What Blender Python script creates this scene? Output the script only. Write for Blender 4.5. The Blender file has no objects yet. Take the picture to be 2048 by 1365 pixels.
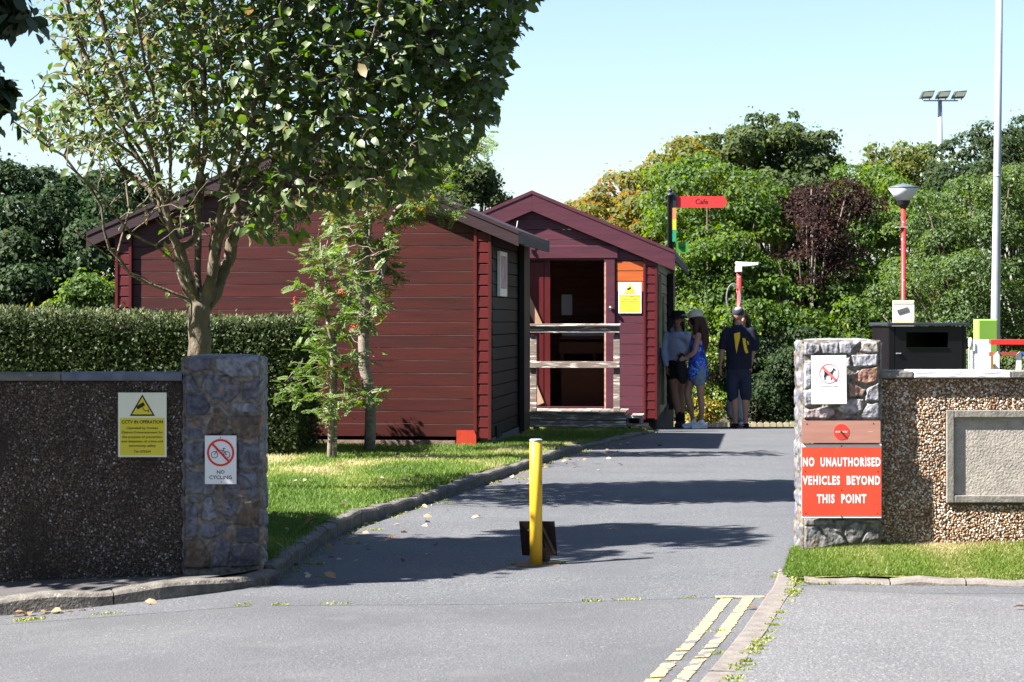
import bpy, math, random
import numpy as np
from mathutils import Vector, Matrix, Quaternion
random.seed(7); rng = np.random.default_rng(7)
R = math.radians
SC = bpy.context.scene
COL = SC.collection

# ------------------------------------------------------------------ camera, sky, sun, exposure
F, CZ, HX, HY = 4551.0, 1.55, 1024.0, 640.0        # focal length in photo pixels, eye height, horizon
cam_d = bpy.data.cameras.new('camera'); cam = bpy.data.objects.new('camera', cam_d); COL.objects.link(cam)
cam.location = (0, 0, CZ); cam.rotation_euler = (R(90), 0, 0)
cam_d.sensor_width = 36; cam_d.lens = 36 * F / 2048; cam_d.shift_y = -42.5 / 2048
cam_d.clip_start = .1; cam_d.clip_end = 3000
cam_d.dof.use_dof = True; cam_d.dof.focus_distance = 19.5; cam_d.dof.aperture_fstop = 9
SC.camera = cam
SUN = Vector((.93, .30, -1.0)).normalized()          # the way the light travels
elev = math.asin(-SUN.z); az = math.atan2(-SUN.x, -SUN.y)   # compass angle from +Y, clockwise
w = bpy.data.worlds.new('World'); SC.world = w; w.use_nodes = True
wn = w.node_tree.nodes; sky = wn.new('ShaderNodeTexSky'); sky.sky_type = 'NISHITA'; sky.sun_disc = False
sky.sun_elevation = elev; sky.sun_rotation = az; sky.air_density = 1.0; sky.dust_density = .7; sky.ozone_density = 2.2
wn['Background'].inputs[1].default_value = .05
w.node_tree.links.new(sky.outputs[0], wn['Background'].inputs[0])
sl = bpy.data.lights.new('sun', 'SUN'); sl.energy = 5.0; sl.angle = R(.5); sl.color = (1, .95, .87)
so = bpy.data.objects.new('sun', sl); COL.objects.link(so); so.location = (-20, -6, 30)
so.rotation_euler = SUN.to_track_quat('-Z', 'Y').to_euler()
SC.view_settings.view_transform = 'Standard'; SC.view_settings.look = 'None'
SC.view_settings.exposure = 2.1; SC.view_settings.gamma = 1
SC.render.engine = 'CYCLES'; SC.cycles.max_bounces = 6; SC.cycles.transparent_max_bounces = 8

def W(px, py, D): return Vector(((px - HX) / F * D, D, CZ + (HY - py) / F * D))

# ------------------------------------------------------------------ tags
def tag(o, label, cat, group=None):
    o['label'] = label; o['category'] = cat
    if group: o['group'] = group
    return o
def thing(name, label, cat, loc=(0, 0, 0), rz=0, group=None):
    o = bpy.data.objects.new(name, None); COL.objects.link(o); o.location = loc; o.rotation_euler = (0, 0, rz)
    return tag(o, label, cat, group)

# ------------------------------------------------------------------ materials
def nodes(m):
    m.use_nodes = True; return m.node_tree.nodes, m.node_tree.links
def mat(name, c1, c2=None, rough=.8, scale=8, stretch=(1, 1, 1), bump=0, bscale=None, detail=6, spec=.3, metal=0,
        attr=None, attr_mix=.5, specks=None, coat=0, contrast=(.3, .7)):
    """two-colour noise paint; attr = face attribute that shifts the mix; specks = (colour, scale, threshold)"""
    m = bpy.data.materials.new(name); n, l = nodes(m); b = n['Principled BSDF']
    b.inputs['Roughness'].default_value = rough; b.inputs['Metallic'].default_value = metal
    b.inputs['Specular IOR Level'].default_value = spec; b.inputs['Coat Weight'].default_value = coat
    c2 = c2 or tuple(x * .7 for x in c1)
    tc = n.new('ShaderNodeTexCoord'); mp = n.new('ShaderNodeMapping'); mp.inputs['Scale'].default_value = stretch
    l.new(tc.outputs['Object'], mp.inputs[0])
    nz = n.new('ShaderNodeTexNoise'); nz.inputs['Scale'].default_value = scale; nz.inputs['Detail'].default_value = detail
    l.new(mp.outputs[0], nz.inputs[0])
    mr = n.new('ShaderNodeMapRange'); mr.inputs[1].default_value = contrast[0]; mr.inputs[2].default_value = contrast[1]
    l.new(nz.outputs[0], mr.inputs[0]); fac = mr.outputs[0]
    if attr:
        at = n.new('ShaderNodeAttribute'); at.attribute_name = attr
        mx = n.new('ShaderNodeMix'); mx.inputs[0].default_value = attr_mix
        l.new(fac, mx.inputs[2]); l.new(at.outputs['Fac'], mx.inputs[3]); fac = mx.outputs[0]
    cm = n.new('ShaderNodeMix'); cm.data_type = 'RGBA'; cm.inputs[6].default_value = (*c1, 1); cm.inputs[7].default_value = (*c2, 1)
    l.new(fac, cm.inputs[0]); out = cm.outputs[2]
    if specks:
        for (sc_, ss, th) in (specks if isinstance(specks, list) else [specks]):
            s2 = n.new('ShaderNodeTexNoise'); s2.inputs['Scale'].default_value = ss; s2.inputs['Detail'].default_value = 3
            l.new(mp.outputs[0], s2.inputs[0])
            m2 = n.new('ShaderNodeMapRange'); m2.inputs[1].default_value = th; m2.inputs[2].default_value = th + .05
            l.new(s2.outputs[0], m2.inputs[0])
            c3 = n.new('ShaderNodeMix'); c3.data_type = 'RGBA'; c3.inputs[7].default_value = (*sc_, 1)
            l.new(m2.outputs[0], c3.inputs[0]); l.new(out, c3.inputs[6]); out = c3.outputs[2]
    l.new(out, b.inputs['Base Color'])
    if bump:
        nb = n.new('ShaderNodeTexNoise'); nb.inputs['Scale'].default_value = bscale or scale * 3; nb.inputs['Detail'].default_value = 4
        l.new(mp.outputs[0], nb.inputs[0])
        bp = n.new('ShaderNodeBump'); bp.inputs['Strength'].default_value = 1; bp.inputs['Distance'].default_value = bump
        l.new(nb.outputs[0], bp.inputs['Height']); l.new(bp.outputs[0], b.inputs['Normal'])
    return m
def ramp_attr(n, l, stops, attr='rnd'):
    at = n.new('ShaderNodeAttribute'); at.attribute_name = attr
    r = n.new('ShaderNodeValToRGB'); e = r.color_ramp.elements
    e[0].position = stops[0][0]; e[0].color = (*stops[0][1], 1)
    e[1].position = stops[-1][0]; e[1].color = (*stops[-1][1], 1)
    for p, c in stops[1:-1]:
        x = e.new(p); x.color = (*c, 1)
    l.new(at.outputs['Fac'], r.inputs[0]); return r.outputs[0]
def leafmat(name, stops, under=None, rough=.45, trans=.3, spec=.4):
    """each leaf its own tint (face attribute), pale underside, light passing through"""
    m = bpy.data.materials.new(name); n, l = nodes(m); b = n['Principled BSDF']
    b.inputs['Roughness'].default_value = rough; b.inputs['Specular IOR Level'].default_value = spec
    c = ramp_attr(n, l, stops)
    if under:
        g = n.new('ShaderNodeNewGeometry'); x = n.new('ShaderNodeMix'); x.data_type = 'RGBA'
        x.inputs[7].default_value = (*under, 1); l.new(g.outputs['Backfacing'], x.inputs[0]); l.new(c, x.inputs[6]); c = x.outputs[2]
    l.new(c, b.inputs['Base Color'])
    t = n.new('ShaderNodeBsdfTranslucent'); hs = n.new('ShaderNodeHueSaturation'); hs.inputs['Value'].default_value = 1.3
    hs.inputs['Saturation'].default_value = 1.1
    l.new(c, hs.inputs['Color']); l.new(hs.outputs[0], t.inputs[0])
    ms = n.new('ShaderNodeMixShader'); ms.inputs[0].default_value = trans
    l.new(b.outputs[0], ms.inputs[1]); l.new(t.outputs[0], ms.inputs[2]); l.new(ms.outputs[0], n['Material Output'].inputs[0])
    return m
def attrmat(name, stops, rough=.7, bump=0, bscale=60, spec=.3):
    m = bpy.data.materials.new(name); n, l = nodes(m); b = n['Principled BSDF']
    b.inputs['Roughness'].default_value = rough; b.inputs['Specular IOR Level'].default_value = spec
    l.new(ramp_attr(n, l, stops), b.inputs['Base Color'])
    if bump:
        tc = n.new('ShaderNodeTexCoord'); nb = n.new('ShaderNodeTexNoise'); nb.inputs['Scale'].default_value = bscale
        l.new(tc.outputs['Object'], nb.inputs[0]); bp = n.new('ShaderNodeBump'); bp.inputs['Distance'].default_value = bump
        l.new(nb.outputs[0], bp.inputs['Height']); l.new(bp.outputs[0], b.inputs['Normal'])
    return m
def stain(m, c, sc_, th, amt):
    """damp and dirt patches over an existing material"""
    n, l = m.node_tree.nodes, m.node_tree.links; b = n['Principled BSDF']; src = b.inputs['Base Color'].links[0].from_socket
    tc = n.new('ShaderNodeTexCoord'); nz = n.new('ShaderNodeTexNoise'); nz.inputs['Scale'].default_value = sc_; nz.inputs['Detail'].default_value = 7; l.new(tc.outputs['Object'], nz.inputs[0])
    mr = n.new('ShaderNodeMapRange'); mr.inputs[1].default_value = th; mr.inputs[2].default_value = th + .14; mr.inputs[4].default_value = amt; l.new(nz.outputs[0], mr.inputs[0])
    x = n.new('ShaderNodeMix'); x.data_type = 'RGBA'; x.inputs[7].default_value = (*c, 1); l.new(mr.outputs[0], x.inputs[0]); l.new(src, x.inputs[6]); l.new(x.outputs[2], b.inputs['Base Color']); return m
def flat(name, c, rough=.5, spec=.4, metal=0, coat=0):
    return mat(name, c, tuple(x * .93 for x in c), rough=rough, scale=5, spec=spec, metal=metal, coat=coat)

# ------------------------------------------------------------------ mesh builder
class MB:
    def __init__(s): s.v = []; s.f = []; s.m = []; s.r = []
    def add(s, vs, fs, mi=0, r=.5):
        o = len(s.v); s.v += [tuple(v) for v in vs]; s.f += [tuple(i + o for i in f) for f in fs]
        s.m += [mi] * len(fs); s.r += [r] * len(fs); return s
    def hexa(s, p, mi=0, r=.5):    # 8 corners: bottom 0-3 ccw from above, top 4-7
        return s.add(p, [(3, 2, 1, 0), (4, 5, 6, 7), (0, 1, 5, 4), (1, 2, 6, 5), (2, 3, 7, 6), (3, 0, 4, 7)], mi, r)
    def box(s, lo, hi, mi=0, r=.5):
        (a, b, c), (d, e, f) = lo, hi
        return s.hexa([(a, b, c), (d, b, c), (d, e, c), (a, e, c), (a, b, f), (d, b, f), (d, e, f), (a, e, f)], mi, r)
    def bar(s, p, q, wd, ht, mi=0, r=.5, up=(0, 0, 1)):
        p = Vector(p); q = Vector(q); d = (q - p).normalized(); u = Vector(up); x = d.cross(u).normalized() * (wd / 2); u = x.cross(d).normalized() * (ht / 2)
        return s.hexa([p - x - u, p + x - u, q + x - u, q - x - u, p - x + u, p + x + u, q + x + u, q - x + u], mi, r)
    def prism(s, poly, y0, y1, mi=0, r=.5):   # poly of (x,z), extruded in y
        n = len(poly); vs = [(x, y0, z) for x, z in poly] + [(x, y1, z) for x, z in poly]
        fs = [tuple(range(n))] + [tuple(range(2 * n - 1, n - 1, -1))] + [(i, i + n, (i + 1) % n + n, (i + 1) % n) for i in range(n)]
        return s.add(vs, fs, mi, r)
    def tube(s, pts, rad, n=8, mi=0, r=.5, cap=True, flatn=1.0, fdir=None):
        pts = [Vector(p) for p in pts]; N = len(pts)
        rad = rad if hasattr(rad, '__len__') else [rad] * N
        d = (pts[1] - pts[0]).normalized(); a = Vector(fdir) if fdir else (Vector((0, 0, 1)) if abs(d.z) < .9 else Vector((1, 0, 0)))
        o = len(s.v); x = a - d * a.dot(d); x.normalize()
        for i, p in enumerate(pts):
            t = (pts[min(i + 1, N - 1)] - pts[max(i - 1, 0)])
            t = t.normalized() if t.length > 1e-9 else d
            x = (x - t * x.dot(t)).normalized(); y = t.cross(x)
            for k in range(n):
                an = 2 * math.pi * k / n; s.v.append(tuple(p + (x * math.cos(an) + y * math.sin(an) * flatn) * rad[i]))
        nf = 0
        for i in range(N - 1):
            for k in range(n):
                s.f.append((o + i * n + k, o + i * n + (k + 1) % n, o + (i + 1) * n + (k + 1) % n, o + (i + 1) * n + k)); nf += 1
        if cap:
            s.f.append(tuple(o + k for k in range(n - 1, -1, -1))); s.f.append(tuple(o + (N - 1) * n + k for k in range(n))); nf += 2
        s.m += [mi] * nf; s.r += [r] * nf; return s
    def lathe(s, prof, c=(0, 0, 0), n=24, mi=0, r=.5):   # prof (radius, z)
        return s.tube([(c[0], c[1], c[2] + z) for _, z in prof], [max(a, 1e-4) for a, _ in prof], n, mi, r)
    def build(s, name, mats, parent=None, smooth=False, bevel=0, loc=None):
        me = bpy.data.meshes.new(name); me.from_pydata(s.v, [], s.f)
        for m in (mats if isinstance(mats, (list, tuple)) else [mats]): me.materials.append(m)
        me.polygons.foreach_set('material_index', s.m)
        a = me.attributes.new('rnd', 'FLOAT', 'FACE'); a.data.foreach_set('value', s.r)
        if smooth: me.polygons.foreach_set('use_smooth', [True] * len(s.f))
        me.update(); o = bpy.data.objects.new(name, me); COL.objects.link(o)
        if parent: o.parent = parent
        if loc: o.location = loc
        if bevel:
            b = o.modifiers.new('bevel', 'BEVEL'); b.width = bevel; b.segments = 2; b.limit_method = 'ANGLE'
        return o
def sph(mb, c, r, sx=1, sy=1, sz=1, n=12, mi=0):
    k = n // 2; c = Vector(c)
    pr = [(math.sin(math.pi * i / k), -math.cos(math.pi * i / k)) for i in range(k + 1)]
    vs = []; fs = []
    for a, z in pr:
        for j in range(n):
            t = 2 * math.pi * j / n; vs.append(c + Vector((max(a, .02) * math.cos(t) * r * sx, max(a, .02) * math.sin(t) * r * sy, z * r * sz)))
    for i in range(k):
        for j in range(n): fs.append((i * n + j, i * n + (j + 1) % n, (i + 1) * n + (j + 1) % n, (i + 1) * n + j))
    fs.append(tuple(range(n - 1, -1, -1))); fs.append(tuple(k * n + j for j in range(n)))
    mb.add(vs, fs, mi)

def npmesh(name, V, Fs, mats, parent=None, rnd=None, smooth=False, mi=None, col=None):
    """V (N,3); Fs list of (n,k) index arrays"""
    me = bpy.data.meshes.new(name); V = np.asarray(V, np.float32)
    me.vertices.add(len(V)); me.vertices.foreach_set('co', V.ravel())
    loops = np.concatenate([f.ravel() for f in Fs]).astype(np.int32)
    sizes = np.concatenate([np.full(len(f), f.shape[1]) for f in Fs]).astype(np.int32)
    starts = np.concatenate([[0], np.cumsum(sizes)[:-1]]).astype(np.int32)
    me.loops.add(len(loops)); me.loops.foreach_set('vertex_index', loops)
    me.polygons.add(len(sizes)); me.polygons.foreach_set('loop_start', starts); me.polygons.foreach_set('loop_total', sizes)
    for m in (mats if isinstance(mats, (list, tuple)) else [mats]): me.materials.append(m)
    if mi is not None: me.polygons.foreach_set('material_index', np.asarray(mi, np.int32))
    if smooth: me.polygons.foreach_set('use_smooth', np.ones(len(sizes), bool))
    if rnd is not None:
        a = me.attributes.new('rnd', 'FLOAT', 'FACE'); a.data.foreach_set('value', np.asarray(rnd, np.float32))
    if col is not None:
        a = me.attributes.new('Col', 'FLOAT_COLOR', 'POINT'); a.data.foreach_set('color', np.asarray(col, np.float32).ravel())
    me.update(calc_edges=True); me.validate()
    o = bpy.data.objects.new(name, me); COL.objects.link(o)
    if parent: o.parent = parent
    return o

def vnoise(x, y, seed=0, octaves=4):
    """value noise, vectorised"""
    def h(i, j):
        k = (i.astype(np.int64) * 374761393 + j.astype(np.int64) * 668265263 + seed * 1274126177) & 0xffffffff
        k = ((k ^ (k >> 13)) * 1274126177) & 0xffffffff
        return ((k ^ (k >> 16)) & 0xffff) / 65535.0
    out = np.zeros_like(x, dtype=float); amp = .5
    for o in range(octaves):
        xi = np.floor(x); yi = np.floor(y); fx = x - xi; fy = y - yi
        fx = fx * fx * (3 - 2 * fx); fy = fy * fy * (3 - 2 * fy)
        a = h(xi, yi) * (1 - fx) + h(xi + 1, yi) * fx; b = h(xi, yi + 1) * (1 - fx) + h(xi + 1, yi + 1) * fx
        out += amp * (a * (1 - fy) + b * fy); amp *= .5; x = x * 2.03 + 11.3; y = y * 2.03 + 5.7
    return out

# ------------------------------------------------------------------ leaves
LEAF = dict(
    full=(np.array([(0, 0, 0), (.30, 0, .0), (.68, 0, .0), (1, 0, -.10), (.30, .29, .07), (.70, .27, .04), (.30, -.29, .07), (.70, -.27, .04)], float),
          [np.array([(0, 4, 1), (0, 1, 6), (5, 3, 2), (2, 3, 7)]), np.array([(4, 5, 2, 1), (1, 2, 7, 6)])]),
    simple=(np.array([(0, 0, 0), (.5, .30, .08), (1, 0, -.04), (.5, -.30, .08)], float), [np.array([(0, 1, 2), (0, 2, 3)])]),
)
def unit(a): return a / np.maximum(np.linalg.norm(a, axis=1, keepdims=True), 1e-9)
def leaves(name, P, D, Nn, size, m, parent=None, kind='simple', rnd=None, curl=0):
    """one leaf per row: base P, direction D, up-normal Nn, length size"""
    T, FF = LEAF[kind]; n = len(P); k = len(T)
    D = unit(D); S = unit(np.cross(Nn, D)); U = np.cross(D, S)
    t = np.repeat(T[None], n, 0) * np.asarray(size).reshape(-1, 1, 1)
    if curl: t[:, :, 2] -= (np.repeat(T[None, :, 0] ** 2, n, 0)) * (rng.random((n, 1)) * curl) * np.asarray(size).reshape(-1, 1)
    V = P[:, None] + t[:, :, :1] * D[:, None] + t[:, :, 1:2] * S[:, None] + t[:, :, 2:] * U[:, None]
    off = (np.arange(n) * k)[:, None, None]
    Fs = [(f[None] + off).reshape(-1, f.shape[1]) for f in FF]
    rnd = rng.random(n) if rnd is None else rnd
    rr = np.concatenate([np.repeat(rnd, len(f)) for f in FF])
    return npmesh(name, V.reshape(-1, 3), Fs, m, parent, rnd=rr, smooth=False)
def rdir(n): return unit(rng.normal(size=(n, 3)))

def grow(trunk, attract, step=.12, kill=.22, infl=1.2, iters=120, up=.12, jit=.15):
    """space colonisation from a given limb skeleton: trunk = list of (pos, parent)"""
    pos = [np.array(p, float) for p, _ in trunk]; par = [q for _, q in trunk]
    A = np.array(attract); best = np.full(len(A), 1e9); bi = np.zeros(len(A), int)
    def upd(start):
        nonlocal best, bi
        Q = np.array(pos[start:])
        if not len(Q): return
        d = np.linalg.norm(A[:, None] - Q[None], axis=2); j = d.argmin(1); dm = d[np.arange(len(A)), j]
        k = dm < best; best[k] = dm[k]; bi[k] = j[k] + start
    upd(0)
    for it in range(iters):
        act = best < infl
        if not act.any(): break
        PP = np.array(pos); dirs = np.zeros_like(PP); v = unit(A[act] - PP[bi[act]]); np.add.at(dirs, bi[act], v)
        idx = np.unique(bi[act]); s0 = len(pos)
        for i in idx:
            d = dirs[i]; L = np.linalg.norm(d)
            if L < 1e-6: continue
            d = d / L + np.array([0, 0, up]) + rng.normal(size=3) * jit; d /= np.linalg.norm(d)
            pos.append(pos[i] + d * step); par.append(int(i))
        upd(s0); keep = best > kill; A = A[keep]; best = best[keep]; bi = bi[keep]
        if len(A) == 0: break
    return np.array(pos), np.array(par)
def pipe(par, r0, expo=2.2, tip=.004):
    n = len(par); cnt = np.zeros(n); kids = [[] for _ in range(n)]
    for i in range(n):
        if par[i] >= 0: kids[par[i]].append(i)
    for i in range(n - 1, -1, -1):
        cnt[i] = (tip ** expo if not kids[i] else sum(cnt[k] for k in kids[i]))
    r = cnt ** (1 / expo); sc_ = r0 / r[0]
    r = np.where(r > tip * 1.01, tip + (r - tip) * (r0 - tip) / (r[0] - tip), tip)
    return r, kids
def branch_mesh(name, pos, par, rad, kids, m, parent, thick=.03):
    """tubes along every chain; a side branch starts with its own radius inside its parent"""
    mb = MB(); seen = np.zeros(len(par), bool)
    order = [(0, -1)]; 
    while order:
        i, p = order.pop(); chain = [] if p < 0 else [p]
        rr = [] if p < 0 else [rad[i]]
        while True:
            chain.append(i); rr.append(rad[i])
            if not kids[i]: break
            ks = sorted(kids[i], key=lambda k: -rad[k])
            for k in ks[1:]: order.append((k, i))
            i = ks[0]
        if len(chain) < 2: continue
        pts = [Vector(pos[c]) for c in chain]
        n = 12 if rr[0] > .05 else (8 if rr[0] > .02 else (6 if rr[0] > .009 else 4))
        mb.tube(pts, rr, n, 0, random.random())
    return mb.build(name, m, parent, smooth=True)
def limb_mesh(pos, par, rad, kids, m, parent, cut=.017):
    """thick wood fused into one skin, thin shoots as tubes"""
    big = MB(); sm_ = MB(); order = [(0, -1)]
    while order:
        i, p = order.pop(); chain = [] if p < 0 else [p]; rr = [] if p < 0 else [rad[i]]
        while True:
            chain.append(i); rr.append(rad[i])
            if not kids[i]: break
            ks = sorted(kids[i], key=lambda k: -rad[k])
            for k in ks[1:]: order.append((k, i))
            i = ks[0]
        if len(chain) < 2: continue
        nb = sum(1 for r in rr if r > cut); pts = [Vector(pos[c]) for c in chain]
        if nb >= 2: big.tube(pts[:nb + 1], [r * 1.03 for r in rr[:nb + 1]], 12)
        st = max(0, nb - 1) if nb >= 2 else 0
        if len(pts) - st >= 2: sm_.tube(pts[st:], rr[st:], 6 if rr[st] > .009 else 4, 0, random.random())
    fuse(big, 'trunk', m, parent, .012, 8); return sm_.build('shoots', m, parent, smooth=True)
def inpoly(x, y, poly):
    ins = np.zeros(len(x), bool); n = len(poly)
    for i in range(n):
        x1, y1 = poly[i]; x2, y2 = poly[(i + 1) % n]
        c = ((y1 > y) != (y2 > y)) & (x < (x2 - x1) * (y - y1) / (y2 - y1 + 1e-12) + x1); ins ^= c
    return ins
def dpoly(x, y, poly):
    """signed distance to polygon, positive inside"""
    d = np.full(x.shape, 1e9)
    for i in range(len(poly)):
        a = np.array(poly[i]); b = np.array(poly[(i + 1) % len(poly)]); ab = b - a
        t = np.clip(((x - a[0]) * ab[0] + (y - a[1]) * ab[1]) / (ab @ ab), 0, 1)
        d = np.minimum(d, np.hypot(x - a[0] - t * ab[0], y - a[1] - t * ab[1]))
    return np.where(inpoly(x.ravel(), y.ravel(), poly).reshape(x.shape), d, -d)

def caps(mb, pts, rads, n=12, flatn=1.0, fdir=None):
    """tube with rounded ends"""
    pts = [Vector(p) for p in pts]; a = (pts[0] - pts[1]).normalized(); b = (pts[-1] - pts[-2]).normalized(); r0, r1 = rads[0], rads[-1]
    P = [pts[0] + a * r0 * .9, pts[0] + a * r0 * .6] + pts + [pts[-1] + b * r1 * .6, pts[-1] + b * r1 * .9]; Rr = [r0 * .35, r0 * .78] + list(rads) + [r1 * .78, r1 * .35]
    # densify the spine smoothly
    P2 = []; R2 = []
    for i in range(len(P) - 1):
        for q in range(3): f = q / 3; P2.append(P[i].lerp(P[i + 1], f)); R2.append(Rr[i] * (1 - f) + Rr[i + 1] * f)
    P2.append(P[-1]); R2.append(Rr[-1])
    for _ in range(2):
        P2 = [P2[0]] + [(P2[i - 1] + P2[i] * 2 + P2[i + 1]) / 4 for i in range(1, len(P2) - 1)] + [P2[-1]]
    mb.tube(P2, R2, n, flatn=flatn, fdir=fdir)
def fuse(mb, name, m, parent, vox=.011, smooth_it=4):
    """union every overlapping solid into one continuous skin"""
    o = mb.build(name, m, parent); md = o.modifiers.new('r', 'REMESH'); md.mode = 'VOXEL'; md.voxel_size = vox; md.use_smooth_shade = True
    s_ = o.modifiers.new('s', 'SMOOTH'); s_.iterations = smooth_it; s_.factor = .5
    dg = bpy.context.evaluated_depsgraph_get(); me = bpy.data.meshes.new_from_object(o.evaluated_get(dg)); me.name = name
    o.modifiers.clear(); o.data = me
    if not me.materials: me.materials.append(m)
    me.polygons.foreach_set('use_smooth', [True] * len(me.polygons)); return o

# ------------------------------------------------------------------ ground shapes
def sm(t): t = np.clip(t, 0, 1); return t * t * (3 - 2 * t)
def zr(x, y):                                        # road / base ground
    x = np.asarray(x, float); y = np.asarray(y, float)
    z = .02 + (np.interp(x, [-6, -2.9, -1.4, 0, 1.7], [-.20, -.10, .012, .022, .078]) - .02) * sm((22 - y) / 8)
    z = z - np.where(y > 29.5, .0035 * (y - 29.5) ** 2, 0) - np.where(y > 34, .03 * (y - 34) ** 2, 0)
    return np.maximum(z, -1.5)
KX = [(13.45, -1.40), (14.5, -1.36), (15.6, -1.29), (16.8, -1.18), (19.06, -.687), (21.2, -.26), (23.5, .186), (26.6, .80), (28.8, 1.36), (30.6, 1.85), (31.6, 2.02), (32.2, 2.1)]
def xk(y): return np.interp(y, [a for a, _ in KX], [b for _, b in KX])
def zl(x, y):                                        # lawn left of the path
    y = np.asarray(y, float); z = np.interp(y, [13, 24, 28, 31, 32.2, 34], [.115, .11, .085, .04, .0, -.05])
    return z + .012 * np.sin(x * 2.1 + y) + .015 * sm((-x - 1) / 2)
def zp(x): return .082 + .055 * (np.asarray(x) + 1.5)  # pavement before the left wall
def sheet(name, xs_fn, ys, nx, zf, m, kind='structure'):
    V = []; 
    for y in ys:
        a, b = xs_fn(y)
        for i in range(nx): 
            x = a + (b - a) * i / (nx - 1); V.append((x, y, float(zf(x, y))))
    F_ = [(j * nx + i, j * nx + i + 1, (j + 1) * nx + i + 1, (j + 1) * nx + i) for j in range(len(ys) - 1) for i in range(nx - 1)]
    o = npmesh(name, V, [np.array(F_)], m, smooth=True); o['kind'] = kind; return o

M_asphalt = mat('asphalt', (.102, .105, .114), (.082, .085, .093), rough=.92, scale=1.3, bump=.007, bscale=95, detail=14, spec=.2,
                specks=[((.15, .15, .158), 75, .58), ((.058, .059, .064), 90, .60), ((.30, .29, .28), 42, .70)])
M_asphalt2 = mat('old_asphalt', (.098, .102, .113), (.082, .085, .095), rough=.9, scale=1.1, bump=.006, bscale=90, detail=14, spec=.2,
                specks=[((.16, .16, .165), 70, .57), ((.045, .047, .053), 80, .59), ((.32, .30, .27), 30, .72)])
stain(M_asphalt, (.070, .072, .08), .8, .47, .45); stain(M_asphalt2, (.072, .075, .085), 1.0, .48, .40); stain(M_asphalt, (.135, .133, .135), 3.2, .56, .35)
M_pave = mat('footpath_asphalt', (.09, .085, .088), (.06, .058, .06), rough=.95, scale=6, bump=.004, bscale=140, specks=[((.2, .19, .18), 160, .66)])
M_kerb = mat('kerb_stone', (.17, .155, .14), (.07, .065, .06), rough=.9, scale=14, bump=.008, bscale=60, detail=10, specks=[((.34, .31, .27), 40, .66)])
M_kerb2 = mat('pale_kerb_concrete', (.19, .17, .155), (.12, .108, .10), rough=.9, scale=12, bump=.005, bscale=70, detail=10)
M_dirt = mat('soil', (.06, .05, .03), (.03, .035, .015), rough=1, scale=4, bump=.02)
M_turf = mat('turf', (.09, .13, .02), (.26, .22, .10), rough=1, scale=.9, bump=.02, bscale=40, detail=8, contrast=(.45, .75))
M_grass = leafmat('grass_blades', [(0, (.075, .14, .016)), (.45, (.15, .225, .035)), (.72, (.25, .27, .08)), (1, (.52, .44, .26))], rough=.55, trans=.35)

# ground to the horizon
yy = list(np.linspace(-4, 40, 60)) + [45, 55, 70, 100, 160, 300, 700, 1500]
sheet('ground', lambda y: (-max(14, y * 1.2), max(14, y * 1.2)), yy, 40, lambda x, y: zr(x, y) - .06, M_dirt)
sheet('road', lambda y: (-7.5, 5.0), np.linspace(1.0, 12.22, 40), 50, lambda x, y: zr(x, y), M_asphalt)
sheet('path', lambda y: (min(-6, xk(y) - .02) if y < 13.2 else xk(y) - .05, 5.2), np.linspace(12.23, 37.5, 110), 50, lambda x, y: zr(x, y), M_asphalt2)
V = []; Fb = []
prof = [(0, -.3), (3, 3), (8, 7.5), (14, 11), (22, 13), (60, 13)]
path_ = [(-13.5, 44), (-13, 20), (-12, 4), (-9, -6), (0, -10), (9, -6), (13, 4), (14, 20), (16, 44)]
for i, (x, y) in enumerate(path_):
    d = Vector((x, y - 18, 0)).normalized() if i not in (0, 8) else Vector((x, 0, 0)).normalized()
    for q, h_ in prof: V.append((x + d.x * q, y + d.y * q, h_ + .5 * math.sin(i * 2.1 + q) * (q > 0)))
for i in range(len(path_) - 1):
    for q in range(5): a = i * 6 + q; Fb.append((a, a + 1, a + 7, a + 6))
o = npmesh('sky_blocker', V, [np.array(Fb)], mat('sky_blocker_dark', (.03, .045, .015), (.015, .022, .01), rough=1, scale=.6, bump=.2, bscale=2), smooth=True); o['kind'] = 'structure'  # unseen raised rim, added to block low sky light and deepen shadows
# lawn and its grass
sheet('lawn', lambda y: (-9, xk(y) - .10), np.linspace(13.66, 32.2, 90), 40, lambda x, y: zl(x, y), M_turf)
def blades(name, P, h, wd, m, lean=.6):
    n = len(P); a = rng.random(n) * 6.283; d = np.stack([np.cos(a), np.sin(a), np.zeros(n)], 1)
    s = np.stack([-np.sin(a), np.cos(a), np.zeros(n)], 1); hh = (h * (.5 + rng.random(n) * .8))[:, None]
    ln = (rng.random((n, 1)) * lean) * hh
    V = np.stack([P - s * wd, P + s * wd, P + d * ln * .35 + [0, 0, 1] * hh * .6 + s * wd * .8, P + d * ln * .35 + [0, 0, 1] * hh * .6 - s * wd * .8, P + d * ln + [0, 0, 1] * hh], 1).reshape(-1, 3)
    o = (np.arange(n) * 5)[:, None]
    q = o + np.array([0, 1, 2, 3]); t = o + np.array([3, 2, 4])
    dry = vnoise(P[:, 0] * 1.1 + 3, P[:, 1] * .55, 5, 3)
    r = np.clip((dry - .46) * 3.4 + .22 + rng.normal(size=n) * .16, 0, 1)
    r = np.clip(r + np.where((P[:, 0] > 1.3) & (P[:, 1] < 13.7), .16, 0), 0, 1)
    ob = npmesh(name, V, [q, t], m, rnd=np.concatenate([r, r])); ob['kind'] = 'stuff'
    ob['label'] = 'short mown grass'; ob['category'] = 'grass'; return ob
n = 190000
gy = 13.7 + (32.1 - 13.7) * rng.random(n) ** 1.35; gx = xk(gy) - .10 - rng.random(n) ** 1.15 * np.interp(gy, [13.7, 20, 27, 32], [1.6, 3.0, 4.2, 4.0]) + .03 * rng.normal(size=n)
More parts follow.
